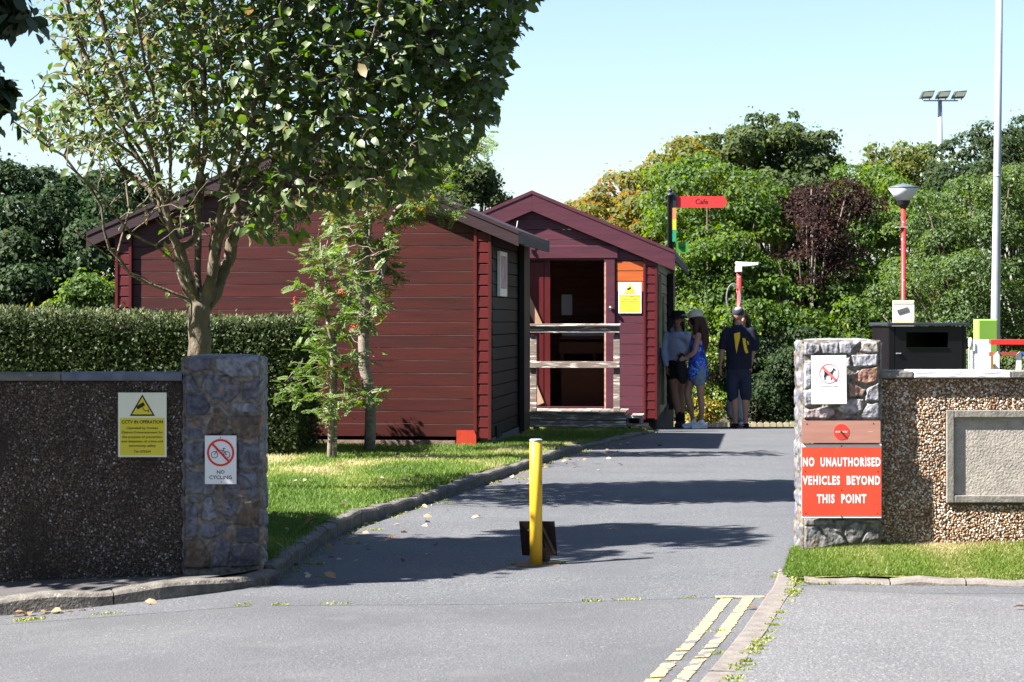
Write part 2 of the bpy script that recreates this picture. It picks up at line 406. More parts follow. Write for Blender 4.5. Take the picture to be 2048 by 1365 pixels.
blades('grass', np.stack([gx, gy, zl(gx, gy) - .004], 1), .030 + .014 * vnoise(gx * 3, gy * 3, 2), .0026, M_grass, lean=1.1)['label'] = 'mown lawn grass with dry straw patches, left of the curving path'

# verge by the right wall
def zv(x, y):
    t = np.clip((np.asarray(y) - 12.74) / .8, 0, 1); return .100 + .085 * t + .06 * t * np.clip((np.asarray(x) - 1.6) / 1.2, 0, 1) + .015 * np.sin(np.asarray(x) * 4)
def verge_x(y): return (np.interp(y, [12.74, 12.85, 13.3, 13.7], [1.62, 1.53, 1.62, 1.70]), 5.0)
sheet('verge', verge_x, np.linspace(12.74, 13.55, 12), 40, zv, M_turf)
n = 60000; gy = 12.75 + .76 * rng.random(n); a, b = verge_x(gy); gx = a + (3.4 - a) * rng.random(n); gy = np.where(gy < 12.80, gy + .07 * vnoise(gx * 6, gx * 0, 91) - .03, gy)
blades('grass', np.stack([gx, gy, zv(gx, gy) - .003], 1), np.interp(gy, [12.75, 12.9], [.022, .030]), .0020, M_grass, lean=1.3)['label'] = 'bright green grass on the verge under the pebbledash wall at right'
# right footpath, its kerb and the pale edging
KR = [(4.0, -.55), (6.6, .16), (8.2, .52), (9.4, .80), (10.6, 1.07), (11.8, 1.31), (12.5, 1.45), (13.0, 1.53), (13.2, 1.56)]
def xkr(y): return np.interp(y, [a for a, _ in KR], [b for _, b in KR])
M_pave2 = mat('grey_footpath', (.120, .121, .130), (.098, .099, .108), rough=.95, scale=1.5, bump=.007, bscale=90, detail=14, specks=[((.20, .20, .20), 70, .57), ((.05, .05, .055), 85, .59), ((.32, .29, .26), 35, .71)])
sheet('pavement', lambda y: (xkr(y) + .10, 5), np.linspace(4.2, 12.72, 50), 20, lambda x, y: float(zr(x, y)) + .022 - (.02 * max(0, x - 1.7)) - .035 * float(sm((y - 11.9) / .8)) * float(sm((x - 1.5) / .2)), M_pave2)
def kerb_run(name, pts, wd, top, bot, m, seg=.6, side=1):
    """kerb of butted stones following pts [(x,y)], rounded top arris"""
    mb = MB(); P = [Vector((a, b, 0)) for a, b in pts]; L = [0]
    for i in range(1, len(P)): L.append(L[-1] + (P[i] - P[i - 1]).length)
    def at(s): 
        i = max(0, min(len(P) - 2, int(np.searchsorted(L, s)) - 1)); t = (s - L[i]) / (L[i + 1] - L[i]); d = (P[i + 1] - P[i]).normalized()
        return P[i].lerp(P[i + 1], t), d
    s = 0; tot = L[-1]
    while s < tot - .02:
        e = min(s + seg * random.uniform(.92, 1.08), tot); k = max(2, int((e - s) / .08)); rr = random.random(); dz = random.uniform(-.004, .004)
        rings = []
        for j in range(k + 1):
            q = s + .004 + (e - s - .008) * j / k; p, d = at(q); nrm = Vector((d.y, -d.x, 0)) * side
            zt = float(top(p.x, p.y)) + dz + random.uniform(-.002, .002); zb = float(bot(p.x, p.y)) - .05
            o1 = nrm * (wd * .5)
            c = .022 if zt - zb > .09 else .008
            prof = [(o1, zb), (o1, zt - c), (o1 * (1 - c * .7 / (wd / 2)), zt - c * .25), (o1 * (1 - c * 1.4 / (wd / 2)), zt), (-o1, zt), (-o1, zb)]
            rings.append([Vector((p.x, p.y, 0)) + a_ + Vector((0, 0, z_)) for a_, z_ in prof])
        vs = [v for rg in rings for v in rg]; m_ = 6
        fs = [(i * m_ + q, i * m_ + (q + 1) % m_, (i + 1) * m_ + (q + 1) % m_, (i + 1) * m_ + q) for i in range(k) for q in range(m_)]
        fs += [tuple(range(m_ - 1, -1, -1)), tuple(k * m_ + q for q in range(m_))]
        if side > 0: fs = [f[::-1] for f in fs]
        mb.add(vs, fs, 0, rr); s = e
    o = mb.build(name, m, smooth=False); o['kind'] = 'structure'; return o
near = [(-6.2, 12.25), (-4.4, 12.50), (-3.4, 12.62), (-2.85, 12.72), (-2.4, 12.80), (-2.0, 12.92), (-1.72, 13.06), (-1.52, 13.24), (-1.44, 13.46)]
kerb_run('kerb', near, .15, lambda x, y: float(zp(x)) - .005 + .01 * math.sin(x * 9), lambda x, y: zr(x, y), M_kerb, .8)
kerb_run('kerb', [(xk(y) - .05, y) for y in np.linspace(13.47, 32.1, 60)], .10, lambda x, y: float(zl(x, y)) - .004 + .010 * math.sin(y * 7.1) * math.sin(y * 2.3), lambda x, y: zr(x, y), M_kerb, .45)
kerb_run('kerb', [(xkr(y) + .045, y) for y in np.linspace(4.2, 13.2, 40)], .115, lambda x, y: float(zr(x, y)) + .026, lambda x, y: zr(x, y), M_kerb2, .9, side=-1)
kerb_run('edging', [(1.63, 12.72), (2.0, 12.69), (2.3, 12.66), (2.7, 12.61), (3.0, 12.60), (4.4, 12.5)], .12, lambda x, y: .108 + .012 * math.sin(x * 13) * math.sin(x * 5), lambda x, y: .03, M_kerb2, .45)
# left pavement strip
def pav_y(x): return np.interp(x, [p[0] for p in near], [p[1] for p in near])
xs = np.linspace(-6.2, -1.46, 50); V = []; Fp = []
for i, x in enumerate(xs):
    for j in range(6):
        y = pav_y(x) + .05 + (13.6 - pav_y(x) - .05) * j / 5; V.append((x, y, float(zp(x)) - .008 + .010 * math.sin(x * 3 + j)))
for i in range(len(xs) - 1):
    for j in range(5): Fp.append((i * 6 + j, (i + 1) * 6 + j, (i + 1) * 6 + j + 1, i * 6 + j + 1))
o = npmesh('pavement', V, [np.array(Fp)], M_pave, smooth=True); o['kind'] = 'structure'
# double yellow line, worn
M_yel = mat('worn_road_paint', (.56, .40, .16), (.44, .33, .15), rough=.8, scale=30, specks=[((.12, .12, .13), 13, .54), ((.13, .13, .14), 50, .585)], bump=.002, bscale=200)
mb = MB()
for off in (.115, .235):
    ys = np.linspace(4.3, 12.16, 420)
    ej = rng.normal(size=(420, 2)) * .0032; rn = np.repeat(rng.random(140), 3) < .07
    for i in range(419):
        for j in (0,):
            if rn[i % 420]: continue
            q = []
            for yv, sd, jj in ((ys[i], -1, i), (ys[i], 1, i), (ys[i + 1], 1, i + 1), (ys[i + 1], -1, i + 1)):
                x = xkr(yv) - off + sd * (.030 + ej[jj, (sd + 1) // 2]); q.append((x, yv, float(zr(x, yv)) + .004))
            mb.add(q, [(0, 1, 2, 3)])
mb.box((xkr(12.2) - .30, 12.15, float(zr(1.2, 12.2)) + .003), (xkr(12.2) - .04, 12.20, float(zr(1.2, 12.2)) + .0085))
o = mb.build('road_marking', M_yel); o['kind'] = 'structure'
# moss and weeds in the seams and along the kerbs, fallen leaves
M_weed = leafmat('weed_leaves', [(0, (.10, .15, .02)), (.6, (.22, .27, .04)), (1, (.36, .30, .08))], trans=.3)
pts = []
def tuft(x, y, r, k, z=None):
    for _ in range(k):
        a_ = random.random() * 6.28; q = r * random.random() ** .6; xx = x + math.cos(a_) * q; yv = y + math.sin(a_) * q * .5
        pts.append((xx, yv, float(zr(xx, yv)) + (.0 if z is None else z)))
for x, y, r, k in [(-2.62, 12.35, .10, 260), (-2.2, 12.36, .10, 60), (-1.45, 12.28, .06, 50), (-1.25, 12.26, .05, 40), (-.95, 12.3, .10, 50), (.43, 12.24, .06, 60), (.62, 12.25, .08, 60), (.95, 12.27, .06, 40),
                   (-1.13, 13.6, .05, 80), (-1.22, 14.3, .07, 120), (-1.1, 15.6, .07, 100), (-1.0, 16.6, .07, 100), (-.55, 19.0, .08, 80), (-.05, 20.1, .05, 100), (.1, 21.8, .1, 90),
                   (.02, 14.2, .05, 110), (.27, 14.18, .07, 130), (.98, 10.9, .05, 40), (.92, 10.2, .04, 40)]: tuft(x, y, r, k)
for y in np.arange(8.6, 12.9, .11):
    if random.random() < .62: tuft(float(xkr(y)) + .115, y, random.uniform(.03, .07), random.randint(25, 90), .022)
for y in np.arange(13.6, 31, .16):
    if random.random() < .55: tuft(float(xk(y)) + .05, y, random.uniform(.03, .07), random.randint(15, 50))
for x in np.arange(1.65, 3.2, .09):
    if random.random() < .5: tuft(x, 12.63, .05, 60, -.01)
for x, y in ((2.02, 12.66), (1.75, 12.67), (2.62, 12.62), (1.56, 13.05), (1.60, 13.25)): tuft(x, y, .08, 200, .0)
P = np.array(pts); n = len(P)
o = leaves('weeds', P, rdir(n) + [0, 0, .9], rdir(n) * .4 + [0, -.3, 1], .006 + .013 * rng.random(n), M_weed); o['kind'] = 'stuff'
M_dead = leafmat('dead_leaves', [(0, (.15, .07, .03)), (.5, (.30, .19, .11)), (1, (.45, .36, .26))], trans=.15, rough=.7)
n = 150
ly = 13.4 + 15 * rng.random(n) ** 1.4; lx = xk(ly) + np.abs(rng.normal(size=n)) * .42 - .03
k = rng.random(n) < .42; lx[k] = xk(ly[k]) - .1 - rng.random(k.sum()) * 1.8
lz = np.where(k, zl(lx, ly) + .035, zr(lx, ly) + .01)
e = np.array([(-2.0, 12.66, -.02), (-2.05, 12.70, -.02), (-1.2, 12.6, 0), (-1.28, 12.0, 0), (-1.1, 11.6, 0), (1.2, 11.7, .07), (1.3, 12.3, .07), (1.8, 12.9, .14), (1.95, 12.85, .14), (2.6, 11.5, .1)])
for q in range(34): e = np.vstack([e, (-2.75 + .028 * q + .02 * random.random(), 12.55 + .004 * q, float(zr(-2.5, 12.6)) + .008)])
P = np.vstack([np.stack([lx, ly, lz], 1), e]); n = len(P)
o = leaves('fallen_leaves', P, rdir(n) * [1, 1, .25], rdir(n) * .5 + [0, -.1, 1], .04 + .045 * rng.random(n), M_dead, kind='full', curl=.6); o['kind'] = 'stuff'

# ------------------------------------------------------------------ stone gate pillars
def stonemat():
    m = bpy.data.materials.new('slate_rubble'); n, l = nodes(m); b = n['Principled BSDF']; b.inputs['Roughness'].default_value = .55
    b.inputs['Specular IOR Level'].default_value = .45
    at = n.new('ShaderNodeAttribute'); at.attribute_name = 'Col'
    tc = n.new('ShaderNodeTexCoord'); nz = n.new('ShaderNodeTexNoise'); nz.inputs['Scale'].default_value = 14; nz.inputs['Detail'].default_value = 9; nz.inputs['Distortion'].default_value = 2.0
    l.new(tc.outputs['Object'], nz.inputs[0])
    r = n.new('ShaderNodeValToRGB'); r.color_ramp.elements[0].position = .32; r.color_ramp.elements[0].color = (.45, .42, .42, 1); r.color_ramp.elements[1].position = .68; r.color_ramp.elements[1].color = (1.75, 1.75, 1.8, 1)
    l.new(nz.outputs[0], r.inputs[0]); x = n.new('ShaderNodeMix'); x.data_type = 'RGBA'; x.blend_type = 'MULTIPLY'; x.inputs[0].default_value = 1
    l.new(at.outputs['Color'], x.inputs[6]); l.new(r.outputs[0], x.inputs[7]); l.new(x.outputs[2], b.inputs['Base Color'])
    nb = n.new('ShaderNodeTexNoise'); nb.inputs['Scale'].default_value = 45; nb.inputs['Detail'].default_value = 8
    l.new(tc.outputs['Object'], nb.inputs[0]); bp = n.new('ShaderNodeBump'); bp.inputs['Distance'].default_value = .006; bp.inputs['Strength'].default_value = .9
    l.new(nb.outputs[0], bp.inputs['Height']); l.new(bp.outputs[0], b.inputs['Normal'])
    return m
M_stone = stonemat()
SCOLS = [(.14, .15, .17), (.10, .11, .13), (.16, .17, .19), (.085, .085, .095), (.12, .125, .135), (.15, .15, .17), (.17, .115, .085), (.10, .11, .15)]
def stone_face(o3, ud, nd, wd, ht, res, polys, seed):
    """height field of rubble stones; returns V,F,C"""
    nu = int(wd / res) + 1; nv = int(ht / res) + 1
    u, v = np.meshgrid(np.linspace(0, wd, nu), np.linspace(0, ht, nv))
    uu = u + .012 * (vnoise(u * 22, v * 22, seed) - .5); vv = v + .012 * (vnoise(u * 22 + 9, v * 22 + 5, seed) - .5)
    H = np.zeros_like(u); C = np.zeros(u.shape + (3,)); C[:] = (.125, .112, .092)
    mort = vnoise(u * 60, v * 60, seed + 3); H += .006 * mort; C *= (.75 + .6 * mort)[..., None]
    rr = random.Random(seed)
    if polys is None:
        pts = [((i + .5 + rr.uniform(-.35, .35) + (j % 2) * .4) * .13, (j + .5 + rr.uniform(-.3, .3)) * .10) for j in range(-1, int(ht / .10) + 2) for i in range(-1, int(wd / .13) + 2)]
        Q = np.array(pts); d = np.sqrt(((uu[..., None] - Q[:, 0]) * .8) ** 2 + (vv[..., None] - Q[:, 1]) ** 2); s_ = np.sort(d, 2); j = d.argmin(2)
        di = (s_[..., 1] - s_[..., 0]) * .5 - .006
        cols = np.array([SCOLS[rr.randrange(len(SCOLS))] for _ in pts]); 
        f = sm(di / .012); H += .55 * f * (.012 + .008 * np.array([rr.random() for _ in pts])[j]); C = C * (1 - f[..., None]) + cols[j] * f[..., None]
    else:
        for q, (poly, c) in enumerate(polys):
            d = dpoly(uu, vv, poly); f = sm((d + (.0032 if seed > 30 else .0026)) / .009); tl = rr.uniform(-.03, .03); cu = np.mean([p[0] for p in poly])
            st = vnoise(u * 30 + q * 7, v * 12 + u * 40 * rr.uniform(-.7, .7) + q, seed + q, 4)
            H += f * (.010 + .010 * rr.random() + tl * (u - cu) + .012 * (st - .5))
            cc = np.array(c or SCOLS[rr.randrange(len(SCOLS))]); 
            rust = sm((vnoise(u * 12 + q * 3, v * 12, seed + 40 + q) - .62) * 8)[..., None] * .6
            cc = cc * (.55 + .95 * st[..., None]) * (1 - rust) + rust * np.array((.17, .10, .055))
            C = C * (1 - f[..., None]) + cc * f[..., None]
    e = np.minimum(np.minimum(u, wd - u), np.minimum(v + .02, ht - v)); H *= sm(e / .014); H += .004 * vnoise(u * 30, v * 30, seed + 9)
    H -= .010 * (1 - sm(e / .02)) * (.3 + vnoise(u * 25, v * 25, seed + 21))
    o3 = np.array(o3); ud = np.array(ud); nd = np.array(nd)
    V = o3 + u[..., None] * ud + v[..., None] * np.array([0, 0, 1.]) + H[..., None] * nd
    i = np.arange(nv * nu).reshape(nv, nu); Fq = np.stack([i[:-1, :-1], i[:-1, 1:], i[1:, 1:], i[1:, :-1]], -1).reshape(-1, 4)
    return V.reshape(-1, 3), Fq, np.concatenate([C.reshape(-1, 3), np.ones((nu * nv, 1))], 1)
def pillar(name, label, x0, x1, y0, y1, z0, z1, polys, seed):
    t = thing(name, label, 'gate pillar', ((x0 + x1) / 2, y0, z0)); wd = x1 - x0; dp = y1 - y0; ht = z1 - z0; hw = wd / 2
    A = [stone_face((-hw, 0, 0), (1, 0, 0), (0, -1, 0), wd, ht, .0042, polys, seed), stone_face((hw, 0, 0), (0, 1, 0), (1, 0, 0), dp, ht, .008, None, seed + 1),
         stone_face((hw, dp, 0), (-1, 0, 0), (0, 1, 0), wd, ht, .012, None, seed + 2), stone_face((-hw, dp, 0), (0, -1, 0), (-1, 0, 0), dp, ht, .008, None, seed + 3)]
    V = []; Fq = []; C = []; o_ = 0
    for v, f, c in A: V.append(v); Fq.append(f + o_); C.append(c); o_ += len(v)
    npmesh('stonework', np.vstack(V), [np.vstack(Fq)], M_stone, t, smooth=True, col=np.vstack(C))
    # mortar cap, gently domed
    nu = 40; nv = 24; u, v = np.meshgrid(np.linspace(-1, 1, nu), np.linspace(-1, 1, nv))
    z = ht - .012 + .022 * (1 - np.abs(u) ** 5) * (1 - np.abs(v) ** 5) + .008 * (vnoise(u * 9 + seed, v * 6, seed) - .5)
    Vc = np.stack([u * (hw + .003), dp / 2 + v * (dp / 2 + .003), z], -1).reshape(-1, 3); i = np.arange(nu * nv).reshape(nv, nu)
    Fc = np.stack([i[:-1, :-1], i[:-1, 1:], i[1:, 1:], i[1:, :-1]], -1).reshape(-1, 4)
    npmesh('cap', Vc, [Fc], mat('cap_mortar', (.26, .25, .25), (.12, .125, .14), rough=.9, scale=20, bump=.006, bscale=60), t, smooth=True)
    return t
def conv(stones, sx, ox, oy, px0, pyb, s):
    out = []
    for q in stones:
        pts_, c = q; out.append(([((ox + a / sx - px0) / s, (pyb - (oy + b / sx)) / s) for a, b in pts_][::-1], c))
    return out
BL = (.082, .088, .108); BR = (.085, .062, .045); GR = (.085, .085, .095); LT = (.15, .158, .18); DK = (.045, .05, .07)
LST = [([(895, 92), (1010, 85), (1008, 140), (940, 157), (900, 145)], BL), ([(1028, 90), (1240, 80), (1242, 175), (1110, 178), (1040, 145)], LT), ([(884, 170), (918, 165), (955, 240), (960, 258), (884, 262)], BL),
 ([(965, 170), (1080, 172), (1155, 205), (1145, 260), (1085, 302), (1020, 288), (985, 250)], BL), ([(1168, 203), (1240, 193), (1238, 282), (1158, 292)], BL), ([(888, 272), (972, 264), (1008, 320), (985, 362), (893, 362)], DK),
 ([(1100, 312), (1180, 300), (1243, 306), (1243, 350), (1150, 352)], LT), ([(1045, 322), (1085, 370), (1092, 420), (1050, 452), (985, 458), (998, 400)], BR), ([(886, 370), (968, 382), (968, 472), (890, 478)], BL),
 ([(1105, 368), (1242, 363), (1242, 452), (1190, 482), (1115, 455)], BR), ([(886, 500), (978, 486), (978, 592), (886, 617)], BL), ([(1137, 485), (1242, 508), (1242, 622), (1140, 622)], BL),
 ([(886, 625), (982, 638), (1042, 680), (1022, 742), (886, 742)], BL), ([(1060, 692), (1140, 636), (1242, 636), (1238, 745), (1210, 762), (1075, 762)], BL), ([(975, 758), (1012, 748), (1044, 850), (1002, 872), (962, 862)], LT),
 ([(886, 790), (946, 798), (948, 942), (886, 952)], BL), ([(1055, 780), (1152, 768), (1134, 820), (1092, 872), (1062, 842)], BL), ([(1172, 780), (1242, 772), (1242, 885), (1170, 893), (1118, 882)], BR),
 ([(962, 880), (1104, 880), (1062, 932), (1002, 952), (956, 942)], BL), ([(1135, 903), (1240, 898), (1240, 973), (1130, 973)], DK), ([(886, 962), (962, 956), (1004, 1020), (1004, 1093), (886, 1096)], BR),
 ([(1036, 950), (1112, 908), (1118, 960), (1088, 1088), (1012, 1092)], BL), ([(1115, 982), (1238, 982), (1238, 1084), (1105, 1090)], DK), ([(900, 755), (962, 758), (956, 786), (905, 786)], GR), ([(1000, 480), (1110, 470), (1120, 600), (1000, 620)], GR), ([(1160, 100), (1162, 98), (1163, 102)], GR)]
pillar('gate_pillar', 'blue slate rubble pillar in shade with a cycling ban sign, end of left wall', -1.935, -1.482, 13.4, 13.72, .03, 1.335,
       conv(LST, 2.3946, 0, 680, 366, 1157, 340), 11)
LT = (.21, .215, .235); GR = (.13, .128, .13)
RST = [([(148, 75), (235, 93), (242, 125), (200, 157), (148, 152)], LT), ([(248, 85), (352, 78), (357, 147), (257, 147)], LT), ([(360, 78), (502, 66), (452, 110), (430, 147), (360, 143)], LT), ([(503, 74), (592, 68), (594, 138), (530, 142), (486, 132)], (.24, .22, .20)),
 ([(436, 153), (592, 148), (592, 217), (446, 227)], LT), ([(148, 188), (197, 188), (197, 352), (145, 362)], LT), ([(426, 292), (500, 238), (594, 222), (588, 312), (520, 328), (438, 308)], (.22, .12, .09)), ([(412, 325), (440, 318), (518, 365), (502, 403), (415, 408)], (.24, .15, .12)),
 ([(512, 428), (530, 358), (600, 322), (604, 434)], LT), ([(145, 372), (197, 358), (202, 452), (148, 467)], LT), ([(340, 472), (420, 418), (505, 418), (503, 482), (440, 518), (368, 503)], (.28, .27, .27)), ([(145, 490), (322, 463), (337, 512), (300, 538), (148, 538)], (.22, .18, .18)),
 ([(476, 532), (530, 447), (607, 443), (607, 542)], LT), ([(388, 520), (472, 518), (472, 541), (388, 541)], LT), ([(148, 1150), (322, 1150), (332, 1182), (210, 1192), (150, 1187)], GR), ([(152, 1195), (222, 1195), (332, 1312), (152, 1340)], GR), ([(238, 1198), (322, 1190), (412, 1292), (335, 1312)], GR),
 ([(338, 1150), (402, 1150), (372, 1242), (333, 1222)], GR), ([(400, 1190), (460, 1163), (535, 1178), (502, 1262), (430, 1302), (388, 1242)], GR), ([(538, 1215), (604, 1188), (612, 1272), (488, 1292)], GR), ([(478, 1150), (604, 1150), (604, 1182), (540, 1170)], GR), ([(404, 178), (426, 163), (430, 217), (408, 222)], LT),
 ([(200, 560), (380, 560), (380, 690), (200, 690)], GR), ([(400, 560), (600, 560), (600, 690), (400, 690)], GR)]
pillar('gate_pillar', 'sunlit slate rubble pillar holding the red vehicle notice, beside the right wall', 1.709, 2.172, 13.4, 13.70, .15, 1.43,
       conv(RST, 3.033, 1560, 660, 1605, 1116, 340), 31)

# ------------------------------------------------------------------ pebbledash walls
ico_t = (1 + 5 ** .5) / 2
IV = np.array([(-1, ico_t, 0), (1, ico_t, 0), (-1, -ico_t, 0), (1, -ico_t, 0), (0, -1, ico_t), (0, 1, ico_t), (0, -1, -ico_t), (0, 1, -ico_t), (ico_t, 0, -1), (ico_t, 0, 1), (-ico_t, 0, -1), (-ico_t, 0, 1)]) / math.hypot(1, ico_t)
IF = np.array([(0, 11, 5), (0, 5, 1), (0, 1, 7), (0, 7, 10), (0, 10, 11), (1, 5, 9), (5, 11, 4), (11, 10, 2), (10, 7, 6), (7, 1, 8), (3, 9, 4), (3, 4, 2), (3, 2, 6), (3, 6, 8), (3, 8, 9), (4, 9, 5), (2, 4, 11), (6, 2, 10), (8, 6, 7), (9, 8, 1)])
def pebbles(name, x0, x1, z0f, z1, y, pitch, m, parent, fill=.9, size=.62):
    nx = int((x1 - x0) / pitch); nz = int((z1 - z0f) / pitch); gx, gz = np.meshgrid(np.arange(nx), np.arange(nz)); gx = gx.ravel() + (gz.ravel() % 2) * .5; gz = gz.ravel()
    k = rng.random(len(gx)) < fill; gx = gx[k]; gz = gz[k]; n = len(gx)
    cx = x0 + (gx + .5 + rng.normal(size=n) * .28) * pitch; cz = z0f + (gz + .5 + rng.normal(size=n) * .28) * pitch
    cx = np.clip(cx, x0 + pitch * .5, x1 - pitch * .5); cz = np.clip(cz, z0f, z1 - pitch * .5)
    s = pitch * size * (.6 + .55 * rng.random(n)); ax = rng.random(n) * 6.283; el = .7 + .6 * rng.random(n)
    T = IV[None] * np.stack([s * el, s * .55 * (.7 + .6 * rng.random(n)), s / el], 1)[:, None] * (1 + .18 * rng.normal(size=(n, 12, 1)))
    c, sn = np.cos(ax)[:, None], np.sin(ax)[:, None]
    V = np.stack([cx[:, None] + T[..., 0] * c - T[..., 2] * sn, y + T[..., 1], cz[:, None] + T[..., 0] * sn + T[..., 2] * c], -1).reshape(-1, 3)
    Fi = (IF[None] + (np.arange(n) * 12)[:, None, None]).reshape(-1, 3)
    o = npmesh(name, V, [Fi], m, parent, rnd=np.repeat(rng.random(n), 20), smooth=True); return o
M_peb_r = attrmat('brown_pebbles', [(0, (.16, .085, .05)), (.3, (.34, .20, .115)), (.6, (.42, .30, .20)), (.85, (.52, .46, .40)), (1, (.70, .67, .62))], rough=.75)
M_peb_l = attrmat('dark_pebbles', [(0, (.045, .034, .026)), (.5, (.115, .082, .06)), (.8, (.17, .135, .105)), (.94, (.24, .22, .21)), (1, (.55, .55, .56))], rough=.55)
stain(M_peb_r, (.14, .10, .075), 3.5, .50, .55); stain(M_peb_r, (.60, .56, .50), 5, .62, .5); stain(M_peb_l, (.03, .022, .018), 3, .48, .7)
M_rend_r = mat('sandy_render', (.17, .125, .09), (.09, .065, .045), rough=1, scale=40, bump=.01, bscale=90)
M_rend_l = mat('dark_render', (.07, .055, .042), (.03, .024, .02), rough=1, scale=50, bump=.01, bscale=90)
M_cope = mat('coping_stone', (.20, .19, .175), (.10, .10, .095), rough=.9, scale=9, bump=.006, bscale=50, specks=[((.42, .41, .39), 14, .66)])
M_copew = mat('whitened_coping', (.66, .66, .67), (.45, .46, .48), rough=.8, scale=16, stretch=(.25, 1, 2), bump=.004, bscale=50, detail=9)
M_copeb = mat('slate_coping', (.17, .19, .24), (.09, .10, .13), rough=.7, scale=9, bump=.005, bscale=50, specks=[((.55, .56, .58), 9, .70)])
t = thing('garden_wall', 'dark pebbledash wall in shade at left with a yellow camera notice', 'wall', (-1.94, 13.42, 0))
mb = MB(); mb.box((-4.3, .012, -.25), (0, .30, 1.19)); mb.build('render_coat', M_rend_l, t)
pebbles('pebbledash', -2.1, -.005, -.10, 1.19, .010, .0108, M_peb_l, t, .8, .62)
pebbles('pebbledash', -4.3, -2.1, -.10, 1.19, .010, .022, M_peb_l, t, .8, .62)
for k, (a, b, m) in enumerate([(-4.3, -2.6, M_cope), (-2.596, -.72, M_cope), (-.716, -.004, M_copeb)]):
    mb = MB(); mb.box((a, -.018, 1.191), (b, .33, 1.232 + .003 * k)); mb.build('coping', m, t, bevel=.006)
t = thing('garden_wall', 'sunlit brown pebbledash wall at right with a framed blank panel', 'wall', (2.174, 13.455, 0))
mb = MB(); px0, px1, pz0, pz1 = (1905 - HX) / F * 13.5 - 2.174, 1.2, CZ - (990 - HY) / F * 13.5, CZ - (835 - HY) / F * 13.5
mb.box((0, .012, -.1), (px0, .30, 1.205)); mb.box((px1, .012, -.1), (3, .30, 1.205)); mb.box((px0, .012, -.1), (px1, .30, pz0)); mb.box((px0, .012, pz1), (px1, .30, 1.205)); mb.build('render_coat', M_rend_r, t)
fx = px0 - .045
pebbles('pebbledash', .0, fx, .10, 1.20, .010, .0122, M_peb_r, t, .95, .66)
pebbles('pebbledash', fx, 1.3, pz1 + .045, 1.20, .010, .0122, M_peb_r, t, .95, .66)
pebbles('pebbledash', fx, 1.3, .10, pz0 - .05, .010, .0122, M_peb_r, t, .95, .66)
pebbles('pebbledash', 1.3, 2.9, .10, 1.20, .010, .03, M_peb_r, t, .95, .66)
for a, b, m, dz in [(.0, .195, M_cope, -.004), (.199, .77, M_copew, 0), (.774, 1.6, M_cope, -.003), (1.604, 3, M_cope, 0)]:
    mb = MB(); mb.box((a, -.03, 1.206), (b, .33, 1.25 + dz)); mb.build('coping', m, t, bevel=.006)
M_panel = mat('concrete_panel', (.40, .36, .32), (.27, .245, .22), rough=.95, scale=14, bump=.005, bscale=70, detail=12, specks=[((.13, .12, .11), 60, .66), ((.45, .43, .42), 8, .70)])
mb = MB(); d0 = -.012
mb.box((fx, d0, pz0 - .045), (px0, .11, pz1 + .045)); mb.box((px0 + .001, d0 + .001, pz1), (px1, .11, pz1 + .044)); mb.box((px0 + .001, d0 + .001, pz0 - .044), (px1, .11, pz0))
mb.box((px1, d0, pz0 - .045), (px1 + .045, .11, pz1 + .045)); mb.build('panel_frame', mat('frame_concrete', (.24, .225, .20), (.15, .14, .125), rough=.95, scale=12, bump=.004, bscale=60), t, bevel=.005)
mb = MB(); mb.box((px0 - .01, .013, pz0 - .01), (px1 + .01, .12, pz1 + .01)); mb.build('blank_panel', M_panel, t)

# ------------------------------------------------------------------ signs
M_white = flat('sign_white', (.80, .82, .82), .35); M_cream = flat('sign_cream', (.80, .80, .62), .4)
M_syel = flat('sign_yellow', (.72, .62, .04), .4); M_blk = flat('sign_black', (.012, .012, .012), .5); M_sred = flat('sign_red', (.70, .03, .025), .4)
M_orange = mat('sun_faded_red', (.80, .075, .035), (.68, .055, .03), rough=.45, scale=4, specks=[((.85, .2, .13), 40, .70)]); M_rust = mat('rust', (.10, .045, .02), (.03, .016, .01), rough=.9, scale=14, bump=.003)
def text(body, size, x, z, y, m, parent, xs=1.0, bold=0, name='lettering', space=1.0, fit=None):
    c = bpy.data.curves.new(name, 'FONT'); c.body = body; c.size = size; c.align_x = 'CENTER'; c.align_y = 'CENTER'; c.extrude = .0004; c.offset = bold; c.space_character = space
    c.materials.append(m); c.resolution_u = 3
    tmp = bpy.data.objects.new('tmp', c); me = bpy.data.meshes.new_from_object(tmp); bpy.data.objects.remove(tmp); me.name = name
    k = np.zeros(len(me.vertices) * 3); me.vertices.foreach_get('co', k); k = k.reshape(-1, 3); wd_ = np.ptp(k[:, 0])
    if fit: xs = fit / wd_
    k[:, 0] *= xs; me.vertices.foreach_set('co', k.ravel()); me.update()
    if not me.materials: me.materials.append(m)
    o = bpy.data.objects.new(name, me); COL.objects.link(o); o.location = (x, y, z); o.rotation_euler = (R(90), 0, 0); o.parent = parent; return o
def screws(t, pts, m=M_rust, r=.004):
    for x, z in pts:
        mb = MB(); mb.tube([(x, -.007, z), (x, -.002, z)], r, 10); mb.build('screw', m, t)
def ringprism(mb, cx, cz, ro, ri, y0, y1, n=48, mi=0):
    for k in range(n):
        a, b = 2 * math.pi * k / n, 2 * math.pi * (k + 1) / n
        q = [(cx + r_ * math.cos(c_), cz + r_ * math.sin(c_)) for r_, c_ in ((ri, a), (ro, a), (ro, b), (ri, b))]
        mb.add([(x, y0, z) for x, z in q] + [(x, y1, z) for x, z in q], [(0, 1, 2, 3), (1, 5, 6, 2), (0, 3, 7, 4)], mi)
def tri(mb, cx, cz, h, y0, y1, mi=0):
    mb.prism([(cx - h * .585, cz - h / 2), (cx + h * .585, cz - h / 2), (cx, cz + h / 2)], y0, y1, mi)
